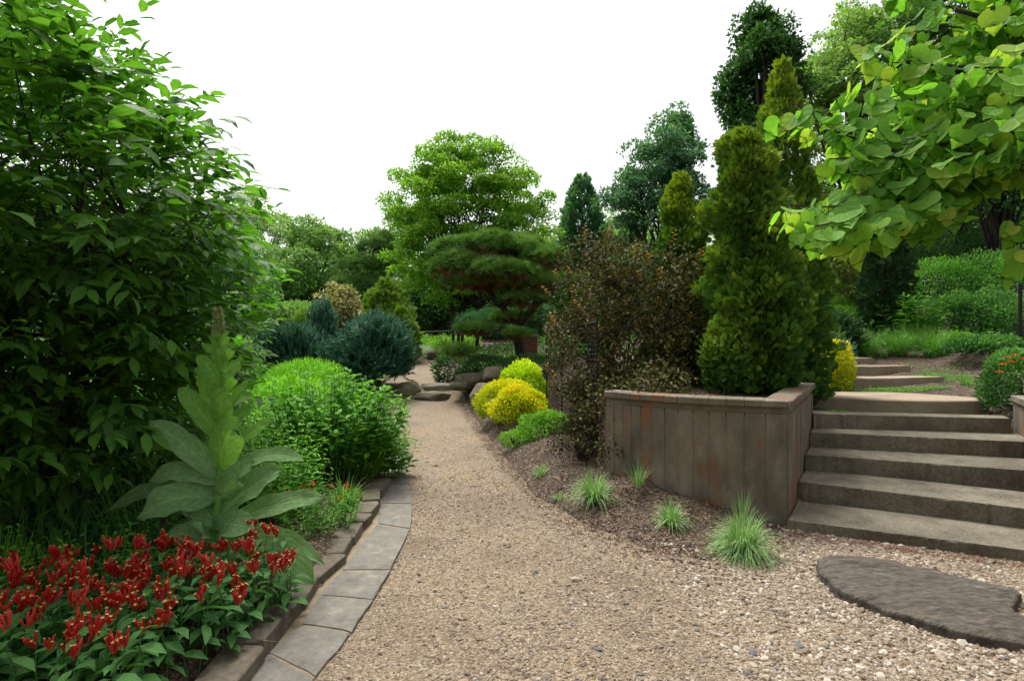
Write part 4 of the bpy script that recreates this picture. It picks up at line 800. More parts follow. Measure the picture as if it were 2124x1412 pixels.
# ================================================================== SHRUBS ROUND THE WALL AND THE FENCE
mound('golden_shrub','bright golden-yellow mounded shrub at the foot of the wire fence, lowest of the three','shrub',B(1080,8.7),.47,.40,.54,5200,.046,.028,M_gold,50,lump=.22,vtop=.35,inner=.8,vb=.42)
mound('golden_shrub','golden mounded shrub between the lowest one and the lime one','shrub',B(1052,9.3),.52,.42,.62,5200,.046,.028,M_gold,51,lump=.22,vtop=.35,inner=.8,vb=.32)
mound('golden_shrub','lime-yellow mounded shrub at the back of the three by the fence','shrub',B(1085,10.0),.50,.42,.68,4800,.048,.030,M_goldg,52,lump=.22,vtop=.3,inner=.8,vb=.35)
mound('golden_shrub','yellow mounded shrub beside the upper step slabs','shrub',B(1716,8.0),.34,.30,.74,4200,.048,.030,M_gold,53,lump=.25,vtop=.3,inner=.75,vb=.45)
mound('green_ground_plant','low bright green plant clump in the mulch below the wire fence','plant',B(1135,7.4),.40,.36,.36,2600,.045,.028,M_lime,54,lump=.25,inner=.6)
mound('green_ground_plant','small green plant sprawling into the mulch by the golden shrubs','plant',B(1075,7.3),.24,.22,.20,1100,.035,.022,M_lime,55,lump=.25,inner=.6)
mound('grey_twiggy_shrub','twiggy dark low shrub at the corner of the fence and wall','shrub',B(1205,6.0),.34,.30,.50,2600,.028,.014,M_nine,56,lump=.3,inner=.4,vtop=.1,vb=.15)
# purple-leaved shrub
nb=(1.32,6.75,h1(1.32,6.75)); t=thing('purple_leaved_shrub','large purple-bronze leaved shrub with coppery shoot tips behind the wire fence','shrub',nb)
g=rng_(57); mb=MB(); nb_=np.array(nb)
bl=[((0,0,.75),(.85,.7,.75)),((-.30,.0,1.15),(.62,.6,.62)),((.35,.1,1.05),(.70,.6,.65)),((-.5,-.15,.30),(.42,.45,.75)),((.75,.25,.55),(.45,.5,.7)),((.25,-.55,.25),(.65,.32,.42)),((-.1,.1,1.5),(.32,.3,.28)),((-.42,-.55,-.12),(.26,.3,.45)),((-.15,-.8,.0),(.32,.3,.40)),((-.40,-1.05,-.15),(.22,.30,.40)),((-.15,-1.30,-.02),(.34,.28,.32)),((.10,-1.35,.12),(.25,.25,.22)),((-.35,-1.3,-.25),(.2,.2,.3)),((-.42,-.1,-.05),(.26,.3,.5))]
C,u=blob_clumps(g,bl,380,.5); clump_cloud(mb,g,C,.17,23000,.050,.030,RH,.4,vlo=.0,vhi=.6,hemi=-1)
mb.build('foliage',M_nine,t)
mb=MB(); sk=MB()
for i in range(110):     # shoots with coppery new leaves
    q,uu=blob_clumps(g,bl[:5]+bl[6:7],1,.9); q=q[0]; d_=nrm(uu[0]*.5+np.array([0,0,.9])+g.normal(size=3)*.25); l=g.uniform(.12,.28); tt=np.linspace(.1,1,12); c=q+d_*l*tt[:,None]
    az=np.arange(12)*2.4; s=nrm(np.c_[np.cos(az),np.sin(az),np.full(12,.35)]); cloud(mb,c,s,nrm(np.cross(s,np.tile(d_,(12,1)))+d_*1.2),.05,.026,RH,np.clip(.55+.4*tt+g.normal(0,.08,12),0,1)); tube(sk,[q-d_*.05,q+d_*l],[.003,.0015],4)
mb.build('shoots',M_nine,t)
for i in range(26):
    e,_=blob_clumps(g,bl,1,.8); tube(sk,bez((g.normal(0,.12),g.normal(0,.12),-.1),e[0],g,7,.16),np.linspace(.016,.004,7),5)
sk.build('stems',M_bark2,t)
# golden arborvitaes
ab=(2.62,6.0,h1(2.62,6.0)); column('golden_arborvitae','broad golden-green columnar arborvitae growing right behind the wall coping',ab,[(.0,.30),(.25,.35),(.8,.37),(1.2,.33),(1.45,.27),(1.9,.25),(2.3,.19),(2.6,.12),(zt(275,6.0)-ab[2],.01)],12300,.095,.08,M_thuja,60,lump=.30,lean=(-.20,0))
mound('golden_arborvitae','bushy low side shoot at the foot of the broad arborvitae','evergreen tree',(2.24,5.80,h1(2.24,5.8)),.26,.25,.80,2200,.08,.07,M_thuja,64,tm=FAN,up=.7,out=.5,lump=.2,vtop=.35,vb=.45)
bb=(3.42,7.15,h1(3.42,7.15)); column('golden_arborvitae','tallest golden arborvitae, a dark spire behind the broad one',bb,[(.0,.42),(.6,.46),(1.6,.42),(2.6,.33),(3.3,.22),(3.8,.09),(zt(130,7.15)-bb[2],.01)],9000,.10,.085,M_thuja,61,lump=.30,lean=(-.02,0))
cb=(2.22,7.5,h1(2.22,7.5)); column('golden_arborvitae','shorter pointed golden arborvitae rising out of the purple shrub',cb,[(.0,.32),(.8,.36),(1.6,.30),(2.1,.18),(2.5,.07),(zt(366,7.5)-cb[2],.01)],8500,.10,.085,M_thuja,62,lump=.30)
column('dark_spire_conifer','dark narrow conifer standing on the slope in front of the woods',B(1838,13.2),[(0,.42),(1,.45),(2,.38),(2.8,.22),(3.3,.04)],3000,.16,.14,M_thujd,63,lump=.2)
# wire fence
fa,fb=np.array([.86,5.75]),np.array([.53,8.75]); fe=fb-fa; fl_=np.linalg.norm(fe)
M_wire=plain('dark_wire',(.012,.013,.012),.6); M_rail=plain('green_metal',(.02,.075,.06),.4)
wf=thing('wire_fence','dark wire mesh fence panel with thin posts in front of the purple shrub','fence',(*fa,h1(*fa)))
fz=lambda s_: .33+.10*(1-s_)
m_=MB()
for s_ in np.arange(0,1.0001,.05/fl_):
    p=fa+fe*s_; tube(m_,[(*p,fz(s_)),(*p,fz(s_)+1.22)],.0028,4)
for zz in np.arange(0,1.23,.05): tube(m_,[(*fa,fz(0)+zz),(*(fa+fe*.5),fz(.5)+zz),(*fb,fz(1)+zz)],.0028,4)
m_.build('wire_mesh',M_wire,wf,wf.location)
for s_ in (0,.6,1.0):
    p=fa+fe*s_; m_=MB(); tube(m_,[(*p,h1(*p)-.1),(*p,fz(s_)+1.26)],.009,8); m_.build('post',M_wire,wf,wf.location)
m_=MB(); tube(m_,[(*fa,fz(0)-.01),(*fb,fz(1)-.01)],.014,6); m_.build('bottom_rail',M_rail,wf,wf.location)
m_=MB(); tube(m_,[(*fa,fz(0)+1.23),(*fb,fz(1)+1.23)],.012,6); m_.build('top_rail',M_wire,wf,wf.location)

# ---- grass tufts
def tuft(name,label,base,n,L,wd,mat,seed,spread=.06,lean=(.1,.85),droop=.65,group=None,cat='grass tuft'):
    g=rng_(seed); t=thing(name,label,cat,base,group); a=g.uniform(0,6.283,n); r=spread*np.sqrt(g.random(n)); ro=np.c_[np.cos(a)*r,np.sin(a)*r,np.full(n,-.01)]
    ln=lean[0]+(lean[1]-lean[0])*g.random(n)**.8; mb=MB(); blades(mb,ro,a+g.normal(0,.5,n),L*g.uniform(.6,1.1,n),ln,wd,6,droop,np.clip(g.beta(2,2.2,n),0,1)); mb.build('blades',mat,t); return t
tuft('fescue_tuft','large blue-green fescue tuft in front of the wall corner',B(1540,3.92),900,.43,.0038,M_fes,70,.07,(.05,.96),1.0)
tuft('fescue_tuft','medium drooping fescue tuft in mulch before the wall panels',B(1392,4.35),260,.25,.005,M_fes,71,.045,(.1,.9),.8)
tuft('fescue_tuft','wide fescue tuft in mulch near the shadowed end of the wall',B(1232,4.85),360,.33,.005,M_fes,72,.07,(.1,.92),.7)
tuft('fescue_tuft','small fescue tuft at the path edge beyond the wide one',B(1122,5.75),110,.19,.0045,M_fes,73,.04,(.1,.9),.6)
tuft('fescue_tuft','tiny fescue sprout between the wide tuft and the path',B(1160,5.15),60,.12,.0045,M_fes,74,.03,(.1,.9),.6)
tuft('fescue_tuft','wispy grass growing against the foot of the wall',B(1322,4.88),70,.30,.003,M_fes,75,.05,(.05,.7),.4)
tuft('fescue_tuft','wispy upright grass sprouting behind the large fescue tuft',B(1542,4.40),60,.30,.003,M_fes,76,.04,(.02,.4),.2)
tuft('lilyturf','variegated lilyturf clump beside the edging stones',B(716,4.75),95,.30,.009,M_sedge,77,.07,(.2,.9),.45,cat='plant')
for i,(px,d,L,lb) in enumerate(((1800,11.6,.75,'arching grass clump above the topmost step slab'),(1862,11.5,.78,'feathery grass clump in the middle of the slope row'),(1938,11.0,.74,'green grass clump next to the leafy groundcover'),(1900,12.2,.72,'grass clump behind the middle feathery clump'),(1765,12.4,.6,'short grass clump beside the blue-grey juniper'))):
    tuft('ornamental_grass',lb,B(px,d),620,L,.006,M_sedge,80+i,.16,(.15,.9),.5)
tuft('ornamental_grass','thin grass sprig in the slope mulch',B(1925,8.9),110,.22,.004,M_sedge,86,.05); tuft('ornamental_grass','loose grass sprig near the orange flowers',B(2005,8.3),130,.26,.004,M_sedge,87,.08)

# ================================================================== LAWN AND FAR WOOD
M_lawn=stone_mat('lawn_green',[(.03,.075,.015),(.055,.13,.02),(.085,.18,.03)],scale=1.5,fine=60,bump=.6,rough=.9)
lx=axis([(-60,-20,4),(-20,-3.4,.6)]); ly=axis([(7.5,14,.5),(14,70,2)]); X,Y=np.meshgrid(lx,ly)
mb=MB(); mb.add(np.stack([X,Y,H(X,Y)+.03],-1).reshape(-1,3),gridf(len(lx),len(ly))); tag(mb.build('lawn',M_lawn,smooth=True),'green lawn behind the flower beds','lawn',kind='structure')
g=rng_(200); nc=760
ang=g.uniform(-62,62,nc); rd=g.uniform(52,66,nc); cx=np.sin(np.radians(ang))*rd; cy=np.cos(np.radians(ang))*rd
hh=np.where(cx<0,6.6,9.0)+1.2*np.sin(cx*.35)+g.normal(0,.5,nc); hh=np.where(np.abs(ang)>30,hh+2,hh)
cz=H(cx,cy)+hh*g.random(nc)**.6; mb=MB(); clump_cloud(mb,g,np.c_[cx,cy,cz],g.uniform(1.2,2.2,nc),40000,.5,.34,RH)
tag(mb.build('far_wood',M_far),'far wood closing off the garden','wood',kind='stuff')

# ================================================================== SHRUBS OF THE LEFT AND MIDDLE DISTANCE
def msh(name,label,px,d,ptop,rx,ry,n,L,W,mat,seed,cat='shrub',**k):
    b=B(px,d); return mound(name,label,cat,b,rx,ry,max(.2,zt(ptop,d)-b[2]),n,L,W,mat,seed,**k)
msh('treeline_shrub','broad dark shrub under the forked treeline trunks',620,34,628,2.6,2,5000,.22,.13,M_far,210)
msh('treeline_shrub','pale shrub under the tall treeline tree',520,33,610,2.4,2,4600,.22,.13,M_far2,211)
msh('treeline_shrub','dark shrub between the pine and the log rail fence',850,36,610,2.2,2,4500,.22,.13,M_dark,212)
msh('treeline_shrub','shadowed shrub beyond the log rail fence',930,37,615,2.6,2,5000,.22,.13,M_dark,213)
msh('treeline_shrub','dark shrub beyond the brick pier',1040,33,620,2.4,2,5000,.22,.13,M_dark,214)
msh('treeline_shrub','green shrub behind the purple-leaved shrub',1180,24,560,1.6,1.4,4500,.17,.1,M_wood,215)
msh('treeline_shrub','tall green shrub under the bluish tree',1330,22,520,2.2,1.6,6000,.17,.1,M_blue,216)
msh('treeline_shrub','green shrub seen beneath the dark glossy shrub',330,16,610,1.6,1.3,5000,.12,.07,M_dog,217)
msh('treeline_shrub','leafy shrub behind the mullein spike',455,11,690,.75,.6,3600,.09,.05,M_per,218)
msh('treeline_shrub','large dark shrub at the back of the lawn',130,22,560,3,2.2,6000,.18,.1,M_wood,219)
msh('leafy_perennial','feathery lime-green perennial mound below the blue junipers',632,8.9,752,.78,.62,9000,.085,.014,M_ams,220,'perennial',up=.6,out=.5,lump=.12,vtop=.3,inner=.65,vb=.4)
msh('leafy_perennial','fresh green perennial mound behind the large leafy one',600,7.2,790,.60,.5,3600,.085,.030,M_ams,221,'perennial',up=.3,lump=.15,inner=.6)
# large leafy perennial: upright stems with opposite pointed leaves
def stemmy(name,label,cat,base,rx,ry,h,nst,pairs,L,W,mat,seed,lean=.35,tm=LF,group=None,stem_r=.004,vr=(0,1),part='leaves'):
    g=rng_(seed); t=thing(name,label,cat,base,group); mb=MB(); sk=MB()
    for i in range(nst):
        a=g.uniform(0,6.283); r=math.sqrt(g.random()); b0=np.array([math.cos(a)*rx*r*.55,math.sin(a)*ry*r*.55,-.03]); hh=h*(1-.35*r*r)*g.uniform(.8,1.05)
        e=np.array([math.cos(a)*rx*r,math.sin(a)*ry*r,hh]); pts=bez(b0,e,g,6,.06); tube(sk,pts,np.linspace(stem_r,stem_r*.5,6),4)
        tt=np.linspace(.22,.99,pairs); s_=np.linspace(0,1,6); c=np.c_[[np.interp(tt,s_,pts[:,j]) for j in range(3)]].T
        for sg in (0,math.pi):
            az=np.arange(pairs)*1.57+sg+g.uniform(0,6.28); D=np.c_[np.cos(az),np.sin(az),.35-.6*(1-tt)*0+g.normal(-.15,.2,pairs)+.25*(tt>.9)]
            cloud(mb,c,D,nrm(np.c_[g.normal(0,.25,pairs),g.normal(0,.25,pairs),np.ones(pairs)]),L*g.uniform(.7,1.15,pairs)*(1-.45*tt**3),W*g.uniform(.8,1.15,pairs)*(1-.4*tt**3),tm,np.clip(g.uniform(*vr,pairs)*.7+.3*tt,0,1))
    mb.build(part,mat,t); sk.build('stems',M_per,t); return t
stemmy('leafy_perennial','large dark green leafy perennial overhanging the flagstones and path','perennial',B(690,5.75),.80,.62,1.05,165,10,.15,.060,M_per,222,stem_r=.005)
stemmy('leafy_perennial','leafy perennial sprig arching over the path edge','perennial',(-1.35,6.1,h1(-1.35,6.1)),.34,.3,.62,30,9,.115,.052,M_per,223)
stemmy('leafy_perennial','upright leafy shoots in front of the blue junipers','perennial',B(745,7.7),.36,.3,.80,26,9,.10,.048,M_per,224)
stemmy('leafy_perennial','yellow-green leafy shoots beside the mullein stem','perennial',B(560,4.7),.5,.4,.72,60,10,.07,.028,M_ams,225)

# ================================================================== DARK GLOSSY SHRUB-TREE AND HEART-LEAVED BRANCH: twig sprays
def project(Pw): return CX+F*Pw[:,0]/Pw[:,1], HY+F*(HCAM-Pw[:,2])/Pw[:,1]
import mathutils
def leaf_objects(name,crown,tm,mats,C,D,Nn,L,W,v,base,nmax):
    """the nearest leaves in view become leaf parts of their own, the rest one mass"""
    D=nrm(D); S=nrm(np.cross(Nn,D)); N2=np.cross(D,S); px,py=project(C)
    vis=(C[:,1]>.3)&(px>0)&(px<2124)&(py>0)&(py<1412); order=np.argsort(np.where(vis,C[:,1]/L,1e9))[:nmax]
    order=order[vis[order]]
    vs=[]
    for q in range(5):
        m_=MB(); m_.add(tm[0],tm[1],(q+.5)/5,uv=tm[0][:,:2]); me=m_.mesh(name,smooth=True); me.materials.append(mats); vs.append(me)
    bs=np.array(base)
    for i in order:
        o=link(name,vs[min(4,int(v[i]*5))],None,crown)
        M=mathutils.Matrix.Identity(4)
        for r_ in range(3):
            M[r_][0]=D[i,r_]*L[i]; M[r_][1]=S[i,r_]*W[i]; M[r_][2]=N2[i,r_]*W[i]; M[r_][3]=C[i,r_]-bs[r_]
        o.matrix_basis=M
    k=np.ones(len(C),bool); k[order]=False; return k
LTB=np.array([-3.5,4.0,h1(-3.5,4.0)])
t=thing('glossy_leaved_tree','large dark glossy-leaved shrub tree leaning over the mullein bed','tree',tuple(LTB)); g=rng_(301)
blobs=[((-3.45,3.75,2.15),(1.5,1.6,1.45)),((-2.60,3.3,2.30),(.84,.85,.62)),((-3.3,2.9,2.5),(1.1,.9,1.1)),((-3.2,3.8,1.3),(1.15,1.3,.75)),((-4.2,4.6,2.2),(1.4,1.4,1.5)),((-3.5,4.9,1.6),(1.2,1.0,1.0)),((-3.6,2.7,1.2),(1.0,.8,.7))]
ntw=3500; C0,u0=blob_clumps(g,blobs,ntw,.62)
k=(C0[:,1]>1.9)&(C0[:,2]>.45); C0,u0=C0[k],u0[k]; ntw=len(C0)
dirs=nrm(u0*.55+np.array([.55,-.1,.22])+g.normal(size=(ntw,3))*.35); tl=g.uniform(.2,.42,ntw); nl=8
tt=np.linspace(.12,1,nl); Cc=(C0[:,None]+dirs[:,None]*(tt[None,:,None]*tl[:,None,None])).reshape(-1,3)
side=nrm(np.cross(dirs,np.array([0,0,1.]))); sg=np.where(np.arange(nl)%2==0,1,-1)[None,:,None]*np.where(np.arange(nl)==nl-1,.15,1)[None,:,None]
Dd=(dirs[:,None]*.75+side[:,None]*sg*.75+g.normal(size=(ntw,nl,3))*.22+np.array([0,0,-.28])).reshape(-1,3)
Nn=nrm(np.array([0,0,1.])+g.normal(size=(ntw*nl,3))*.33); Lh=.140*g.uniform(.6,1.15,ntw*nl); Wh=Lh*.42; vv=g.random(ntw*nl)
stems=MB()
trunk=MB()
forks=[]
for i in range(7):
    a=6.283*i/7; e=np.array([-3.35+math.cos(a)*.8,3.8+math.sin(a)*.8,1.9+g.uniform(-.5,.8)]); pts=bez(LTB+(math.cos(a)*.12,math.sin(a)*.12,-.15),e,g,8,.08); forks.append(pts); tube(trunk,pts,np.linspace(.05,.02,8),6)
for i in range(170):
    q=C0[g.integers(ntw)]; pts=forks[np.argmin([np.linalg.norm(f[-1]-q) for f in forks])]; s0=pts[g.integers(3,8)]; tube(trunk,bez(s0,q,g,7,.10),np.linspace(.014,.003,7),5)
for i in g.choice(ntw,1300,replace=False): tube(trunk,[C0[i]-dirs[i]*.15,C0[i]+dirs[i]*tl[i]*.5,C0[i]+dirs[i]*tl[i]*.98],[.0035,.0025,.0012],4)
trunk.build('trunk',M_bark,t,LTB)
mb=MB(); crown=None
cr=bpy.data.objects.new('crown',None); 
px,py=project(Cc)
vis=(px>0)&(px<2124)&(py>0)&(py<1412); order=np.argsort(np.where(vis,Cc[:,1]/Lh,1e9))[:300]; keep=np.ones(len(Cc),bool); keep[order]=False
cloud(mb,Cc[keep],Dd[keep],Nn[keep],Lh[keep],Wh[keep],LF,vv[keep]); crown=mb.build('crown',M_lt,t,LTB,smooth=True); crown['kind']='stuff'
leaf_objects('leaf',crown,LF,M_lt,Cc[order],Dd[order],Nn[order],Lh[order],Wh[order],vv[order],LTB,300)
bpy.data.objects.remove(cr)

# heart-leaved redbud
hv=[(0,0,0),(.12,0,-.02),(.36,0,-.04),(.62,0,-.05)]
rt=[(-.10,.18,.03),(-.07,.36,.07),(.10,.50,.09),(.34,.50,.07),(.58,.37,.03),(.80,.17,-.04)]
hv+=rt+[(1.0,0,-.16)]+[(a,-b,c) for a,b,c in rt]
HEART=(np.array(hv),[np.array([(0,1,4),(1,5,4),(1,6,5),(3,8,9),(3,9,10),(0,11,1),(1,11,12),(1,12,13),(3,16,15),(3,10,16)]),np.array([(1,2,7,6),(2,3,8,7),(1,13,14,2),(2,14,15,3)])])
RB=np.array([3.3,1.5,0.0]); RB[2]=h1(RB[0],RB[1]); t=thing('heart_leaved_tree','redbud tree with pale green heart-shaped leaves hanging over the steps','tree',tuple(RB)); g=rng_(311)
tips=[(1640,215,1.95),(1690,250,1.9),(1625,425,1.8),(1690,470,1.75),(1790,478,1.75),(1745,420,1.85),(1850,410,1.95),(1760,300,2.05),(1720,330,1.9),(1775,90,2.1),(1750,170,2.0),(1860,40,2.2),(1900,190,1.9),(1850,130,2.0),(2000,240,1.7),(2060,300,1.8),(1960,330,1.8),(2080,90,1.8),(2115,330,1.8),(1950,80,2.2),(1880,290,1.9),(2020,140,1.8),(2100,210,1.8),(1930,250,2.2),(1820,210,2.2),(2040,30,2.0),(2140,20,1.9),(2170,150,1.9),(2200,280,1.9),(1700,400,2.1),(1800,340,2.2),(1990,60,2.5),(1900,100,2.6),(2060,180,2.4),(1840,-40,2.3),(1960,-60,2.2),(2080,-60,2.0),(2118,520,1.7),(2135,470,1.7)]+[(1700+40*k+rng_(k).uniform(-30,30),470-30*k+rng_(k+9).uniform(-60,40),rng_(k+20).uniform(1.7,2.3)) for k in range(11)]+[(1760+36*k,300+rng_(k+50).uniform(-140,60),2.3) for k in range(10)]
tk=MB(); main=[bez(RB+(0,0,-.1),RB+(-.2,.1,2.1),g,8,.03)]; tube(tk,main[0],np.linspace(.09,.06,8),8)
limb=[]
for e in ((1900,150,2.0),(1950,300,1.9),(1800,300,2.0),(1980,20,2.1),(2100,200,1.9)):
    p=P(*e); q=bez(main[0][-1]+g.normal(0,.05,3),p,g,9,.08,-.03); limb.append(q); tube(tk,q,np.linspace(.028,.007,9),6)
Cs=[];Ds=[];Ns=[];Ls=[];vs=[]
for tp in tips:
    e=P(*tp); li=min(limb,key=lambda q:np.min(np.linalg.norm(q-e,axis=1))); j=int(np.argmin(np.linalg.norm(li-e,axis=1))); j=max(1,j-2)
    pts=bez(li[j],e,g,8,.12,.02); tube(tk,pts,np.linspace(.007,.002,8),5); l=poly_len(pts)[-1]
    n=max(10,int(18*l/.4)); ti=np.linspace(.25,1,n); s_=np.linspace(0,1,8); c=np.c_[[np.interp(ti,s_,pts[:,q]) for q in range(3)]].T
    dr=nrm(pts[-1]-pts[0]); sd_=nrm(np.cross(dr,np.array([0,0,1.])))
    pet=c+(sd_*np.where(np.arange(n)%2,1,-1)[:,None]*.04+np.array([0,0,-.02])+g.normal(size=(n,3))*.015)
    for q in range(n): tube(tk,[c[q],pet[q]],.0011,4)
    Cs.append(pet); Ds.append(nrm(np.array([0,0,-.75])+dr*.35+sd_*np.where(np.arange(n)%2,1,-1)[:,None]*.45+g.normal(size=(n,3))*.34))
    Ns.append(nrm(np.array([-.4,-.6,.6])+g.normal(size=(n,3))*.55)); Ls.append(g.uniform(.048,.09,n)); vs.append(np.clip(g.beta(2,2.2,n)+.25*(ti>.95),0,1))
tk.build('trunk',M_bark,t,RB)
Cc,Dd,Nn,Lh,vv=[np.concatenate(a) for a in (Cs,Ds,Ns,Ls,vs)]
# crown outside the frame: more of the same leaves, up and behind
cen=np.array([3.2,1.7,3.4]); u=runit(g,1600); ex=cen+u*np.array([1.6,1.6,1.0])*g.uniform(.5,1,1600)[:,None]**.5
epx,epy=project(np.where(ex[:,1:2]>.2,ex,np.array([50,.2,0]))); ok=(ex[:,1]<.2)|(epx>2160)|(epy<-40); ex=ex[ok]
n=len(ex); Ca=np.r_[Cc,ex]; Da=np.r_[Dd,nrm(np.array([0,0,-.7])+g.normal(size=(n,3))*.5)]; Na=np.r_[Nn,nrm(g.normal(size=(n,3))+np.array([0,0,.8]))]; La=np.r_[Lh,g.uniform(.07,.11,n)]; va=np.r_[vv,g.random(n)]
px,py=project(Ca); vis=(Ca[:,1]>.3)&(px>-20)&(px<2150)&(py>-20)&(py<1412); order=np.argsort(np.where(vis,Ca[:,1]/La,1e9))[:300]; order=order[vis[order]]; keep=np.ones(len(Ca),bool); keep[order]=False
mb=MB(); cloud(mb,Ca[keep],Da[keep],Na[keep],La[keep],La[keep]*1.04,HEART,va[keep]); crown=mb.build('crown',M_red,t,RB,smooth=True); crown['kind']='stuff'
leaf_objects('leaf',crown,HEART,M_red,Ca[order],Da[order],Na[order],La[order],La[order]*1.04,va[order],RB,300)

# ================================================================== MULLEIN
D0=3.3; zm=lambda x,y:(x/1.829,640+y/1.829)
mbase=P(446,1185,D0); mbase[2]=h1(mbase[0],mbase[1]); t=thing('mullein','tall mullein with broad felted grey-green leaves and a bud spike','mullein',tuple(mbase))
stp=[mbase-(0,0,.05)]+[P(*zm(x,y),D0) for x,y in ((815,900),(830,700),(848,500),(850,350),(845,200),(830,100))]
s_=MB(); tube(s_,np.array(stp),[.028,.027,.024,.02,.016,.012,.010],8); s_.build('stem',M_mul,t,mbase,smooth=True)
LV=[((830,640),(565,425),84,-.05),((835,500),(676,300),74,.0),((845,400),(765,240),88,-.12),((845,310),(735,228),50,.1),((845,300),(745,178),52,0),((848,250),(828,152),58,-.08),((848,480),(852,298),74,-.14),((850,420),(940,275),54,.0),((845,330),(918,210),50,-.05),((838,620),(912,415),112,-.2),((850,560),(1034,428),56,.05),((845,380),(965,328),46,.15),((845,460),(962,370),60,.12),
 ((825,640),(488,560),46,.2),((825,660),(565,655),84,.0),((820,720),(524,795),128,-.12),((815,760),(392,778),72,.12),((830,690),(700,545),100,.1),((835,730),(965,578),84,-.12),((830,790),(1072,608),120,-.05),((840,640),(1156,578),62,.1),((825,840),(1236,715),86,-.02),((820,830),(675,760),100,.15),((815,860),(770,835),110,-.3),((825,850),(965,838),104,-.22),((825,880),(1192,1045),140,-.1),((830,870),(1232,972),60,.05),((820,880),(640,850),90,-.1),
 ((848,200),(892,128),44,-.04),((842,170),(800,95),36,.02),((840,150),(872,85),32,-.03),((838,190),(765,140),34,.06),((845,240),(925,190),36,.08),((835,130),(810,62),26,-.03),((835,600),(760,520),90,.2),((840,660),(930,560),80,.2)]
g=rng_(321)
for (b,e,wd,dz) in LV:
    p0=P(*zm(*b),D0); p1=P(*zm(*e),D0+dz); p1=p1; ax=p1-p0; l=np.linalg.norm(ax); W=wd/1.829/F*D0*.95
    kn=11; tt=np.linspace(0,1,kn); up=np.array([0,0,1.]); arch=(.16 if ax[2]<.25*l else .07)*l
    mid=p0+ax*tt[:,None]+up*(arch*4*tt*(1-tt))[:,None]+np.array([0,dz*.3,0])*(4*tt*(1-tt))[:,None]
    T=nrm(np.gradient(mid,axis=0)); vw=np.array([0,-1.,.35]); tang=nrm(np.cross(T,vw)); hz=np.cross(T,up); sd_=nrm(tang*.8+nrm(hz)*.45*np.sign((tang*hz).sum(1,keepdims=True)+1e-6))
    pr=.5*W*(1-np.abs(2*tt**1.12-1)**2.4)**.62+.13*W*(1-tt); nn_=np.cross(sd_,T); nn_*=np.sign(nn_[:,2:3]+.001)
    rows=[]
    for q,(f,fold) in enumerate(((-1,.20),(-.5,.06),(0,0),(.5,.06),(1,.20))):
        ripple=(.10*np.sin(tt*17+q*1.3+g.uniform(0,6))*W)*abs(f); rows.append(mid+sd_*(pr*f)[:,None]+nn_*(pr*fold*abs(f)+ripple)[:,None])
    V=np.stack(rows,1).reshape(-1,3); Fq=np.array([(i*5+j,i*5+j+1,(i+1)*5+j+1,(i+1)*5+j) for i in range(kn-1) for j in range(4)])
    m_=MB(); m_.add(V,Fq,np.clip(np.repeat(.25+.3*(p0[2]-.6),len(V))+g.normal(0,.05)+np.tile([0,.05,.1,.05,0],kn),0,1),uv=np.stack([np.repeat(tt,5),np.tile([-.5,-.25,0,.25,.5],kn)],-1)); m_.build('leaf',M_mulg if (b[1]>=640 and wd>55) else M_mul,t,mbase,smooth=True)
sp=MB(); a0,a1=P(*zm(830,105),D0),P(*zm(824,0),D0); n=260; q=g.random(n); an=g.uniform(0,6.28,n); rr=.024*(1-.6*q)
C=a0+(a1-a0)*q[:,None]+np.c_[np.cos(an)*rr,np.sin(an)*rr,np.zeros(n)]; cloud(sp,C,nrm(np.c_[np.cos(an),np.sin(an),np.full(n,.7)]),runit(g,n),.022,.016,LF,g.random(n)); sp.build('bud_spike',M_bud,t,mbase)

# ================================================================== RED FLOWER PLANTS
g=rng_(331)
def trumpet(mb,o,d,l):
    pts=np.array([o,o+d*l*.35,o+d*l*.8,o+d*l]); tube(mb,pts,[.0014,.0030,.0052,.0030],6)
    if g.random()<.6: return
    u_=nrm(np.cross(d,(.3,.2,.9))); w_=np.cross(d,u_)
    for k in range(5):
        a=k*1.2566; q=u_*math.cos(a)+w_*math.sin(a); s2=np.cross(d,q); tip=o+d*(l*1.08)+q*.0075
        mb.add([o+d*l*.98+s2*.0025,o+d*l*.98-s2*.0025,tip],np.array([(0,1,2)]),0,1)
heads=[]
for v_ in range(5):
    m_=MB(); n=g.integers(6,11)
    for k in range(n):
        a=g.uniform(0,6.28); r=g.uniform(0,.028); d=nrm(np.array([math.cos(a)*g.uniform(.05,.5),math.sin(a)*g.uniform(.05,.5),1.0])); o=np.array([math.cos(a)*r*.5,math.sin(a)*r*.5,g.uniform(-.02,.015)]); trumpet(m_,o,d,g.uniform(.032,.058))
    me=m_.mesh('flower_head'); me.materials.append(M_fred); me.materials.append(M_fyel); heads.append(me)
leafm=[]
for v_ in range(4):
    m_=MB(); m_.add(LF[0]*np.array([1,.5,.5]),LF[1],v_/4+.12,uv=LF[0][:,:2]); me=m_.mesh('leaf',smooth=True); me.materials.append(M_spl); leafm.append(me)
m_=MB(); tube(m_,[(0,0,0),(.01,.0,.5),(0,.01,1)],[.003,.0025,.002],5); stemm=m_.mesh('stem'); stemm.materials.append(M_spl)
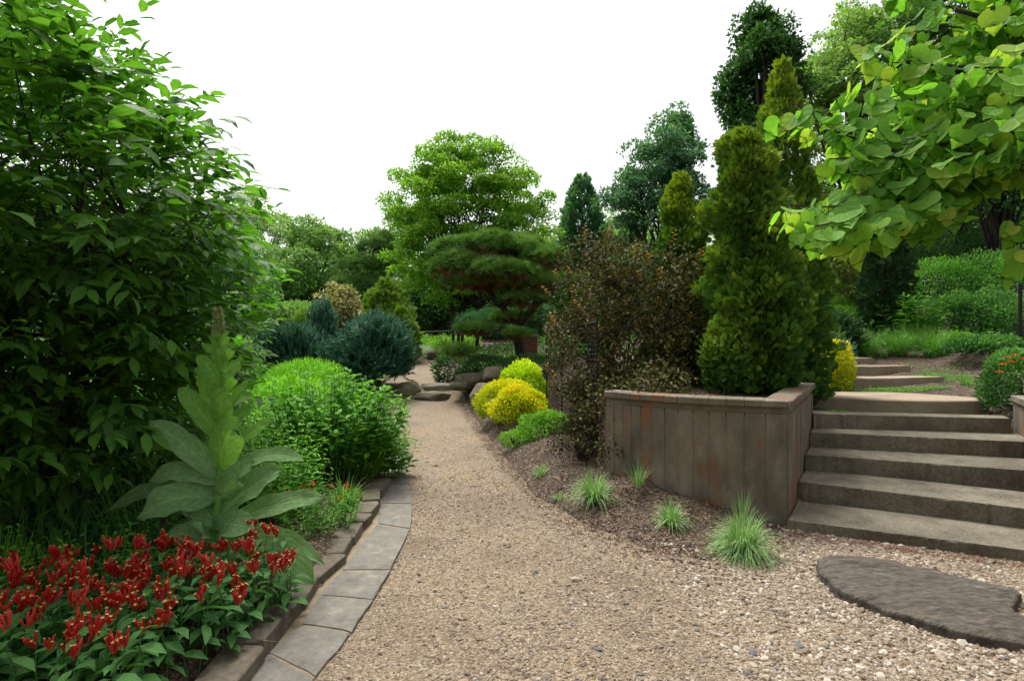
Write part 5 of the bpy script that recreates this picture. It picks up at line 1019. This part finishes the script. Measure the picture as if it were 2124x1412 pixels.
# where they stand: bed in front of the mullein, up to the edging stones
spots=[]; tries=0
while len(spots)<165 and tries<9000:
    tries+=1; y=g.uniform(1.95,3.15); x=g.uniform(-2.6,-.95); xr=float(np.interp(y,[1.9,2.3,2.75,3.2,3.4],[-1.42,-1.34,-1.19,-1.12,-1.10])); xl_=float(np.interp(y,[1.9,2.5,2.8,3.15],[-2.6,-2.35,-1.95,-1.62]))
    if x>xr-.03 or x<xl_: continue
    if all((x-a)**2+(y-b)**2>.052**2 for a,b in spots): spots.append((x,y))
for (x,y) in spots:
    hh=g.uniform(.24,.36); zb=h1(x,y); top_red=g.random()<.85
    two=top_red and g.random()<.6
    pt=thing('red_flower_plant',('leafy plant with two scarlet tubular flower heads in the patch before the mullein' if two else 'leafy plant with one scarlet tubular flower head in the patch before the mullein') if top_red else 'leafy plant without blooms in the scarlet flower patch before the mullein','flower',(x,y,zb),'scarlet flower patch')
    lx_,ly_=g.normal(0,.10,2); st=link('stem',stemm,None,pt,(0,0,-.01)); st.scale=(1,1,hh); st.rotation_euler=(ly_,lx_,g.uniform(0,6))
    tip=np.array(mathutils.Euler(st.rotation_euler).to_matrix()@mathutils.Vector((0,0,hh)))
    for k in range(4):
        f=.38+.57*k/3
        for sg in (0,math.pi):
            o=link('leaf',leafm[g.integers(4)],None,pt,tuple(tip*f)); s_=g.uniform(.085,.125)*(1-.35*max(0,f-.7)/.3); o.scale=(s_,s_*.95,s_); o.rotation_euler=(g.normal(0,.25),g.normal(.10,.22),k*1.57+sg+g.normal(0,.25))
    if top_red: 
        for q in range(1+int(two)):
            o=link('flower_head',heads[g.integers(5)],None,pt,tuple(tip+np.array([0,0,.02])+(0 if q==0 else 1)*g.normal(0,.03,3))); o.rotation_euler=(g.normal(0,.2),g.normal(0,.2),g.uniform(0,6)); s_=g.uniform(.85,1.2); o.scale=(s_,)*3

# ================================================================== UNDERGROWTH OF THE LEFT BED
bedp=[('leafy_ground_plant','small-leaved green plants behind the scarlet flowers',(-2.15,2.95),.42,.35,.42,60,7,.055,.026,M_per),
 ('leafy_ground_plant','pale small-leaved shoots at the back corner of the scarlet flowers',(-2.55,2.75),.4,.35,.45,55,8,.05,.022,M_per),
 ('leafy_ground_plant','dark leafy clump behind the mullein leaves',(-2.3,3.7),.45,.4,.5,60,8,.06,.026,M_spl),
 ('leafy_ground_plant','leafy clump between the mullein and the large leafy perennial',(-1.75,4.35),.4,.35,.55,55,9,.065,.026,M_per),
 ('leafy_ground_plant','leafy clump under the glossy shrub, before the strap leaves',(-2.9,3.3),.5,.4,.5,60,8,.06,.026,M_spl),
 ('leafy_ground_plant','dark green clump in the shade of the glossy shrub',(-3.0,4.6),.7,.6,.75,80,8,.08,.034,M_dark),
 ('leafy_ground_plant','leafy clump at the shaded back of the mullein bed',(-2.4,4.9),.6,.5,.75,80,9,.075,.03,M_per),
 ('leafy_ground_plant','shaded clump beyond the mullein bed',(-3.4,5.8),.8,.6,.8,80,8,.09,.04,M_dark),
 ('leafy_ground_plant','bright leafy clump lit between glossy shrub and leafy perennial',(-2.75,6.1),.7,.5,.75,80,8,.08,.034,M_ams),
 ('leafy_ground_plant','low clump under the glossy shrub at the bed edge',(-3.6,2.9),.6,.5,.45,70,7,.07,.03,M_dark)]
for i,(nm,lb,(x,y),rx,ry,h_,ns,pr_,L,W,mt) in enumerate(bedp): stemmy(nm,lb,'plant',(x,y,h1(x,y)),rx,ry,h_,ns,pr_,L,W,mt,340+i)
def strap(name,label,x,y,n,L,wd,seed,mat=M_strap): return tuft(name,label,(x,y,h1(x,y)),n,L,wd,mat,seed,.18,(.15,.9),.45,cat='plant')
strap('strap_leaf_lily','dark strap-leaved lily clump under the glossy shrub',-2.85,3.75,120,.62,.022,350)
strap('strap_leaf_lily','second strap-leaved lily clump, behind the pale leafy shoots',-2.55,3.3,90,.55,.020,351)
strap('strap_leaf_lily','strap-leaved clump at the shaded edge of the bed',-3.2,3.35,110,.6,.022,352)
def butterfly(x,y,label,seed,mat=M_fora,h_=.34,n=9,leafm_=None):
    t=stemmy('orange_flower_plant',label,'flower',(x,y,h1(x,y)),.24,.22,h_,16,11,.06,.014,M_per,seed); g=rng_(seed+5)
    for q in range(n):
        m_=MB(); k=26; u=runit(g,k); u[:,2]=np.abs(u[:,2])*.5; cloud(m_,u*.018,u+np.array([0,0,.6]),runit(g,k),.009,.008,RH,.5); o=m_.build('flower_head',mat,t); a=g.uniform(0,6.28); r=.24*math.sqrt(g.random()); o.location=(math.cos(a)*r,math.sin(a)*r,h_*(1-.25*(r/.24)**2)+.015)
    return t
butterfly(-1.42,4.05,'orange-flowered butterfly weed beside the mullein leaves',360)
butterfly(-1.30,4.35,'small orange-flowered plant near the lilyturf clump',361,n=5,h_=.26)

# ================================================================== SHRUBS ON THE SLOPE ABOVE THE STEPS
msh('slope_juniper','blue-grey spreading juniper behind the yellow shrub',1712,11.6,655,.6,.5,1500,.22,.18,M_thujd,370,tm=PLUME,up=.5,out=.8,jit=.3,lump=.25,inner=.6)
msh('slope_juniper','grey-green juniper creeping at the foot of the arborvitaes',1690,8.6,690,.45,.4,800,.18,.15,M_jun,371,tm=PLUME,up=.5,out=.8,jit=.3,lump=.25,inner=.6)
for i,(px,d,pt,rx,mt,lb) in enumerate(((1735,14.2,640,.85,M_hedge,'bright green mounded hedge bush above the blue-grey juniper'),(1800,13.8,655,.75,M_hedge,'clipped bright green bush in the middle of the slope hedge'),(1868,13.6,652,.75,M_box,'mid green bush ending the slope hedge'),(1715,15.2,612,.9,M_lime,'lime-green bush behind the mounded hedge'),(1770,15.6,575,.8,M_hedge,'leafy bush under the olive shrub'),
   (1985,13.2,612,.75,M_box,'rounded boxwood below the woods'),(2060,12.8,606,.85,M_box,'large boxwood beside the dark fence post'),(2140,12.2,620,.9,M_box,'boxwood at the end of the row by the woods'),(1960,15.2,530,1.3,M_hedge,'tall leafy shrub at the edge of the woods'),(2060,15,520,1.3,M_box,'broad leafy shrub in front of the dark woods'),(2160,14,515,1.4,M_hedge,'leafy shrub at the wood edge past the boxwoods'),
   (1900,12.8,698,.5,M_box,'low leafy clump behind the grass clumps'),(1990,11.9,692,.6,M_lime,'hosta-like bright clump behind the grass row'))):
    msh('slope_shrub',lb,px,d,pt,rx,rx*.8,3600,.075,.042,mt,372+i,lump=.2,inner=.65)
msh('slope_groundcover_plant','lobed-leaf groundcover clump beside the grass row',2045,9.9,698,.72,.55,2600,.07,.05,M_box,390,cat='plant',lump=.2,inner=.6)
far_tree('olive_shrub','olive-brown twiggy shrub at the edge of the woods',1680,1800,490,650,15.5,M_brsh,391,n=7000,L=.085,ncl=70,crad=.26,tr=.04,stems=4,limbs=50,bumps=6,cat='shrub')
stemmy('large_leaved_plant','large-leaved bright plant standing in front of the narrow dark conifer','plant',B(1893,12.6),.65,.6,1.25,26,7,.30,.09,M_hedge,392)
mound('orange_flower_bush','glossy green bush with orange flowers above the end of the steps','flower bush',(5.68,6.3,h1(5.68,6.3)),.42,.42,.70,4800,.055,.026,M_box,393,lump=.15,inner=.7)
ob=[o for o in COL.objects if o.name.startswith('orange_flower_bush')][0]; g=rng_(394)
for px,py in ((2090,742),(2105,738),(2072,772),(2080,756),(2118,746),(2098,752)):
    m_=MB(); k=40; u=runit(g,k); u[:,2]=np.abs(u[:,2])*.6; cloud(m_,u*.02,u+np.array([0,0,.4]),runit(g,k),.016,.012,RH,.5); o=m_.build('flower_head',M_fora,ob); o.location=tuple(P(px,py,6.1)-np.array(ob.location))
# creeping thyme by the slabs
def creep(name,label,cx_,cy_,rx,ry,n,seed):
    g=rng_(seed); a=g.uniform(0,6.28,n); r=np.sqrt(g.random(n)); x=cx_+np.cos(a)*r*rx; y=cy_+np.sin(a)*r*ry; C=np.c_[x,y,H(x,y)+g.uniform(0,.035,n)]
    mb=MB(); cloud(mb,C,nrm(np.c_[g.normal(size=(n,2)),np.full(n,.5)]),nrm(g.normal(size=(n,3))*.5+np.array([0,0,1])),.018,.011,RH,g.random(n)); tag(mb.build(name,M_sedge),label,'groundcover',kind='stuff')
creep('creeping_groundcover','creeping green groundcover between the rounded slab and the steps',4.1,6.42,.75,.10,3000,400)
creep('creeping_groundcover','creeping green groundcover between the two widest slabs',5.2,7.95,.95,.16,3600,401)
creep('creeping_groundcover','creeping green groundcover beside the short slabs',6.6,8.9,.6,.25,2600,402)
fp=thing('green_fence_post','dark green metal post at the edge of the woods','fence post',B(2116,10.4)); m_=MB(); tube(m_,[(0,0,-.1),(0,0,zt(590,10.4)-B(2116,10.4)[2])],.03,8); m_.build('shaft',M_wire,fp); m_=MB(); tube(m_,[(0,0,zt(590,10.4)-B(2116,10.4)[2]),(0,0,zt(586,10.4)-B(2116,10.4)[2])],.036,8); m_.build('cap',M_rail,fp)

# undergrowth filling the shaded bed and the ground under the pine
def under(name,label,x0,x1,y0,y1,n,hmax,L,W,mat,seed,cond=lambda x,y:x<99):
    g=rng_(seed); x=g.uniform(x0,x1,n); y=g.uniform(y0,y1,n); k=cond(x,y); x,y=x[k],y[k]; n=len(x); C=np.c_[x,y,H(x,y)+hmax*g.random(n)]
    mb=MB(); cloud(mb,C,nrm(g.normal(size=(n,3))+np.array([0,0,.4])),nrm(g.normal(size=(n,3))*.5+np.array([0,0,1])),L*g.uniform(.6,1.3,n),W,RH,g.random(n)); tag(mb.build(name,mat),label,'groundcover',kind='stuff')
under('bed_undergrowth','leafy undergrowth in the shaded bed under the glossy shrub',-9,-2.3,3.6,9,9000,.35,.10,.05,M_dark,410)
under('bed_undergrowth','low green undergrowth between the perennials and the junipers',-8,-3.1,8.5,16,7000,.35,.11,.06,M_per,411)
under('bed_undergrowth','green groundcover on the bank under the layered pine',-1.2,3,13.6,22,6000,.3,.11,.06,M_wood,412,lambda x,y:(sdist(GRAV,x,y)<-.25))
under('bed_undergrowth','leafy groundcover under the slope shrubs and the woods',3.5,16,11.2,22,8000,.4,.12,.07,M_box,413)

msh('slope_shrub','tall dark shrub filling the wood edge behind the large-leaved plant',1912,18,470,1.5,1.2,5000,.11,.065,M_wood,420,lump=.2,inner=.6)
msh('slope_shrub','dark shrub under the woodland trunks',2040,19.5,440,2.0,1.4,5500,.12,.07,M_dark,421,lump=.2,inner=.6)
msh('slope_shrub','shaded shrub beyond the narrow dark conifer',1800,18.5,500,1.6,1.2,5000,.11,.065,M_wood,422,lump=.2,inner=.6)

under('slope_sprigs','small green sprigs scattered over the slope mulch',3.9,8.6,7.6,11.6,2600,.07,.05,.02,M_sedge,430,lambda x,y:(np.sin(x*3.1+y*2.3)+np.sin(y*4.7-x)>.35)&(sdist(UPPER,x,y)>.2)&~((y<8.9)&(y>8.0)&(x>4.3)&(x<6.5))&~((y>9.2)&(y<11.2)&(x>5.3)&(x<6.9)))
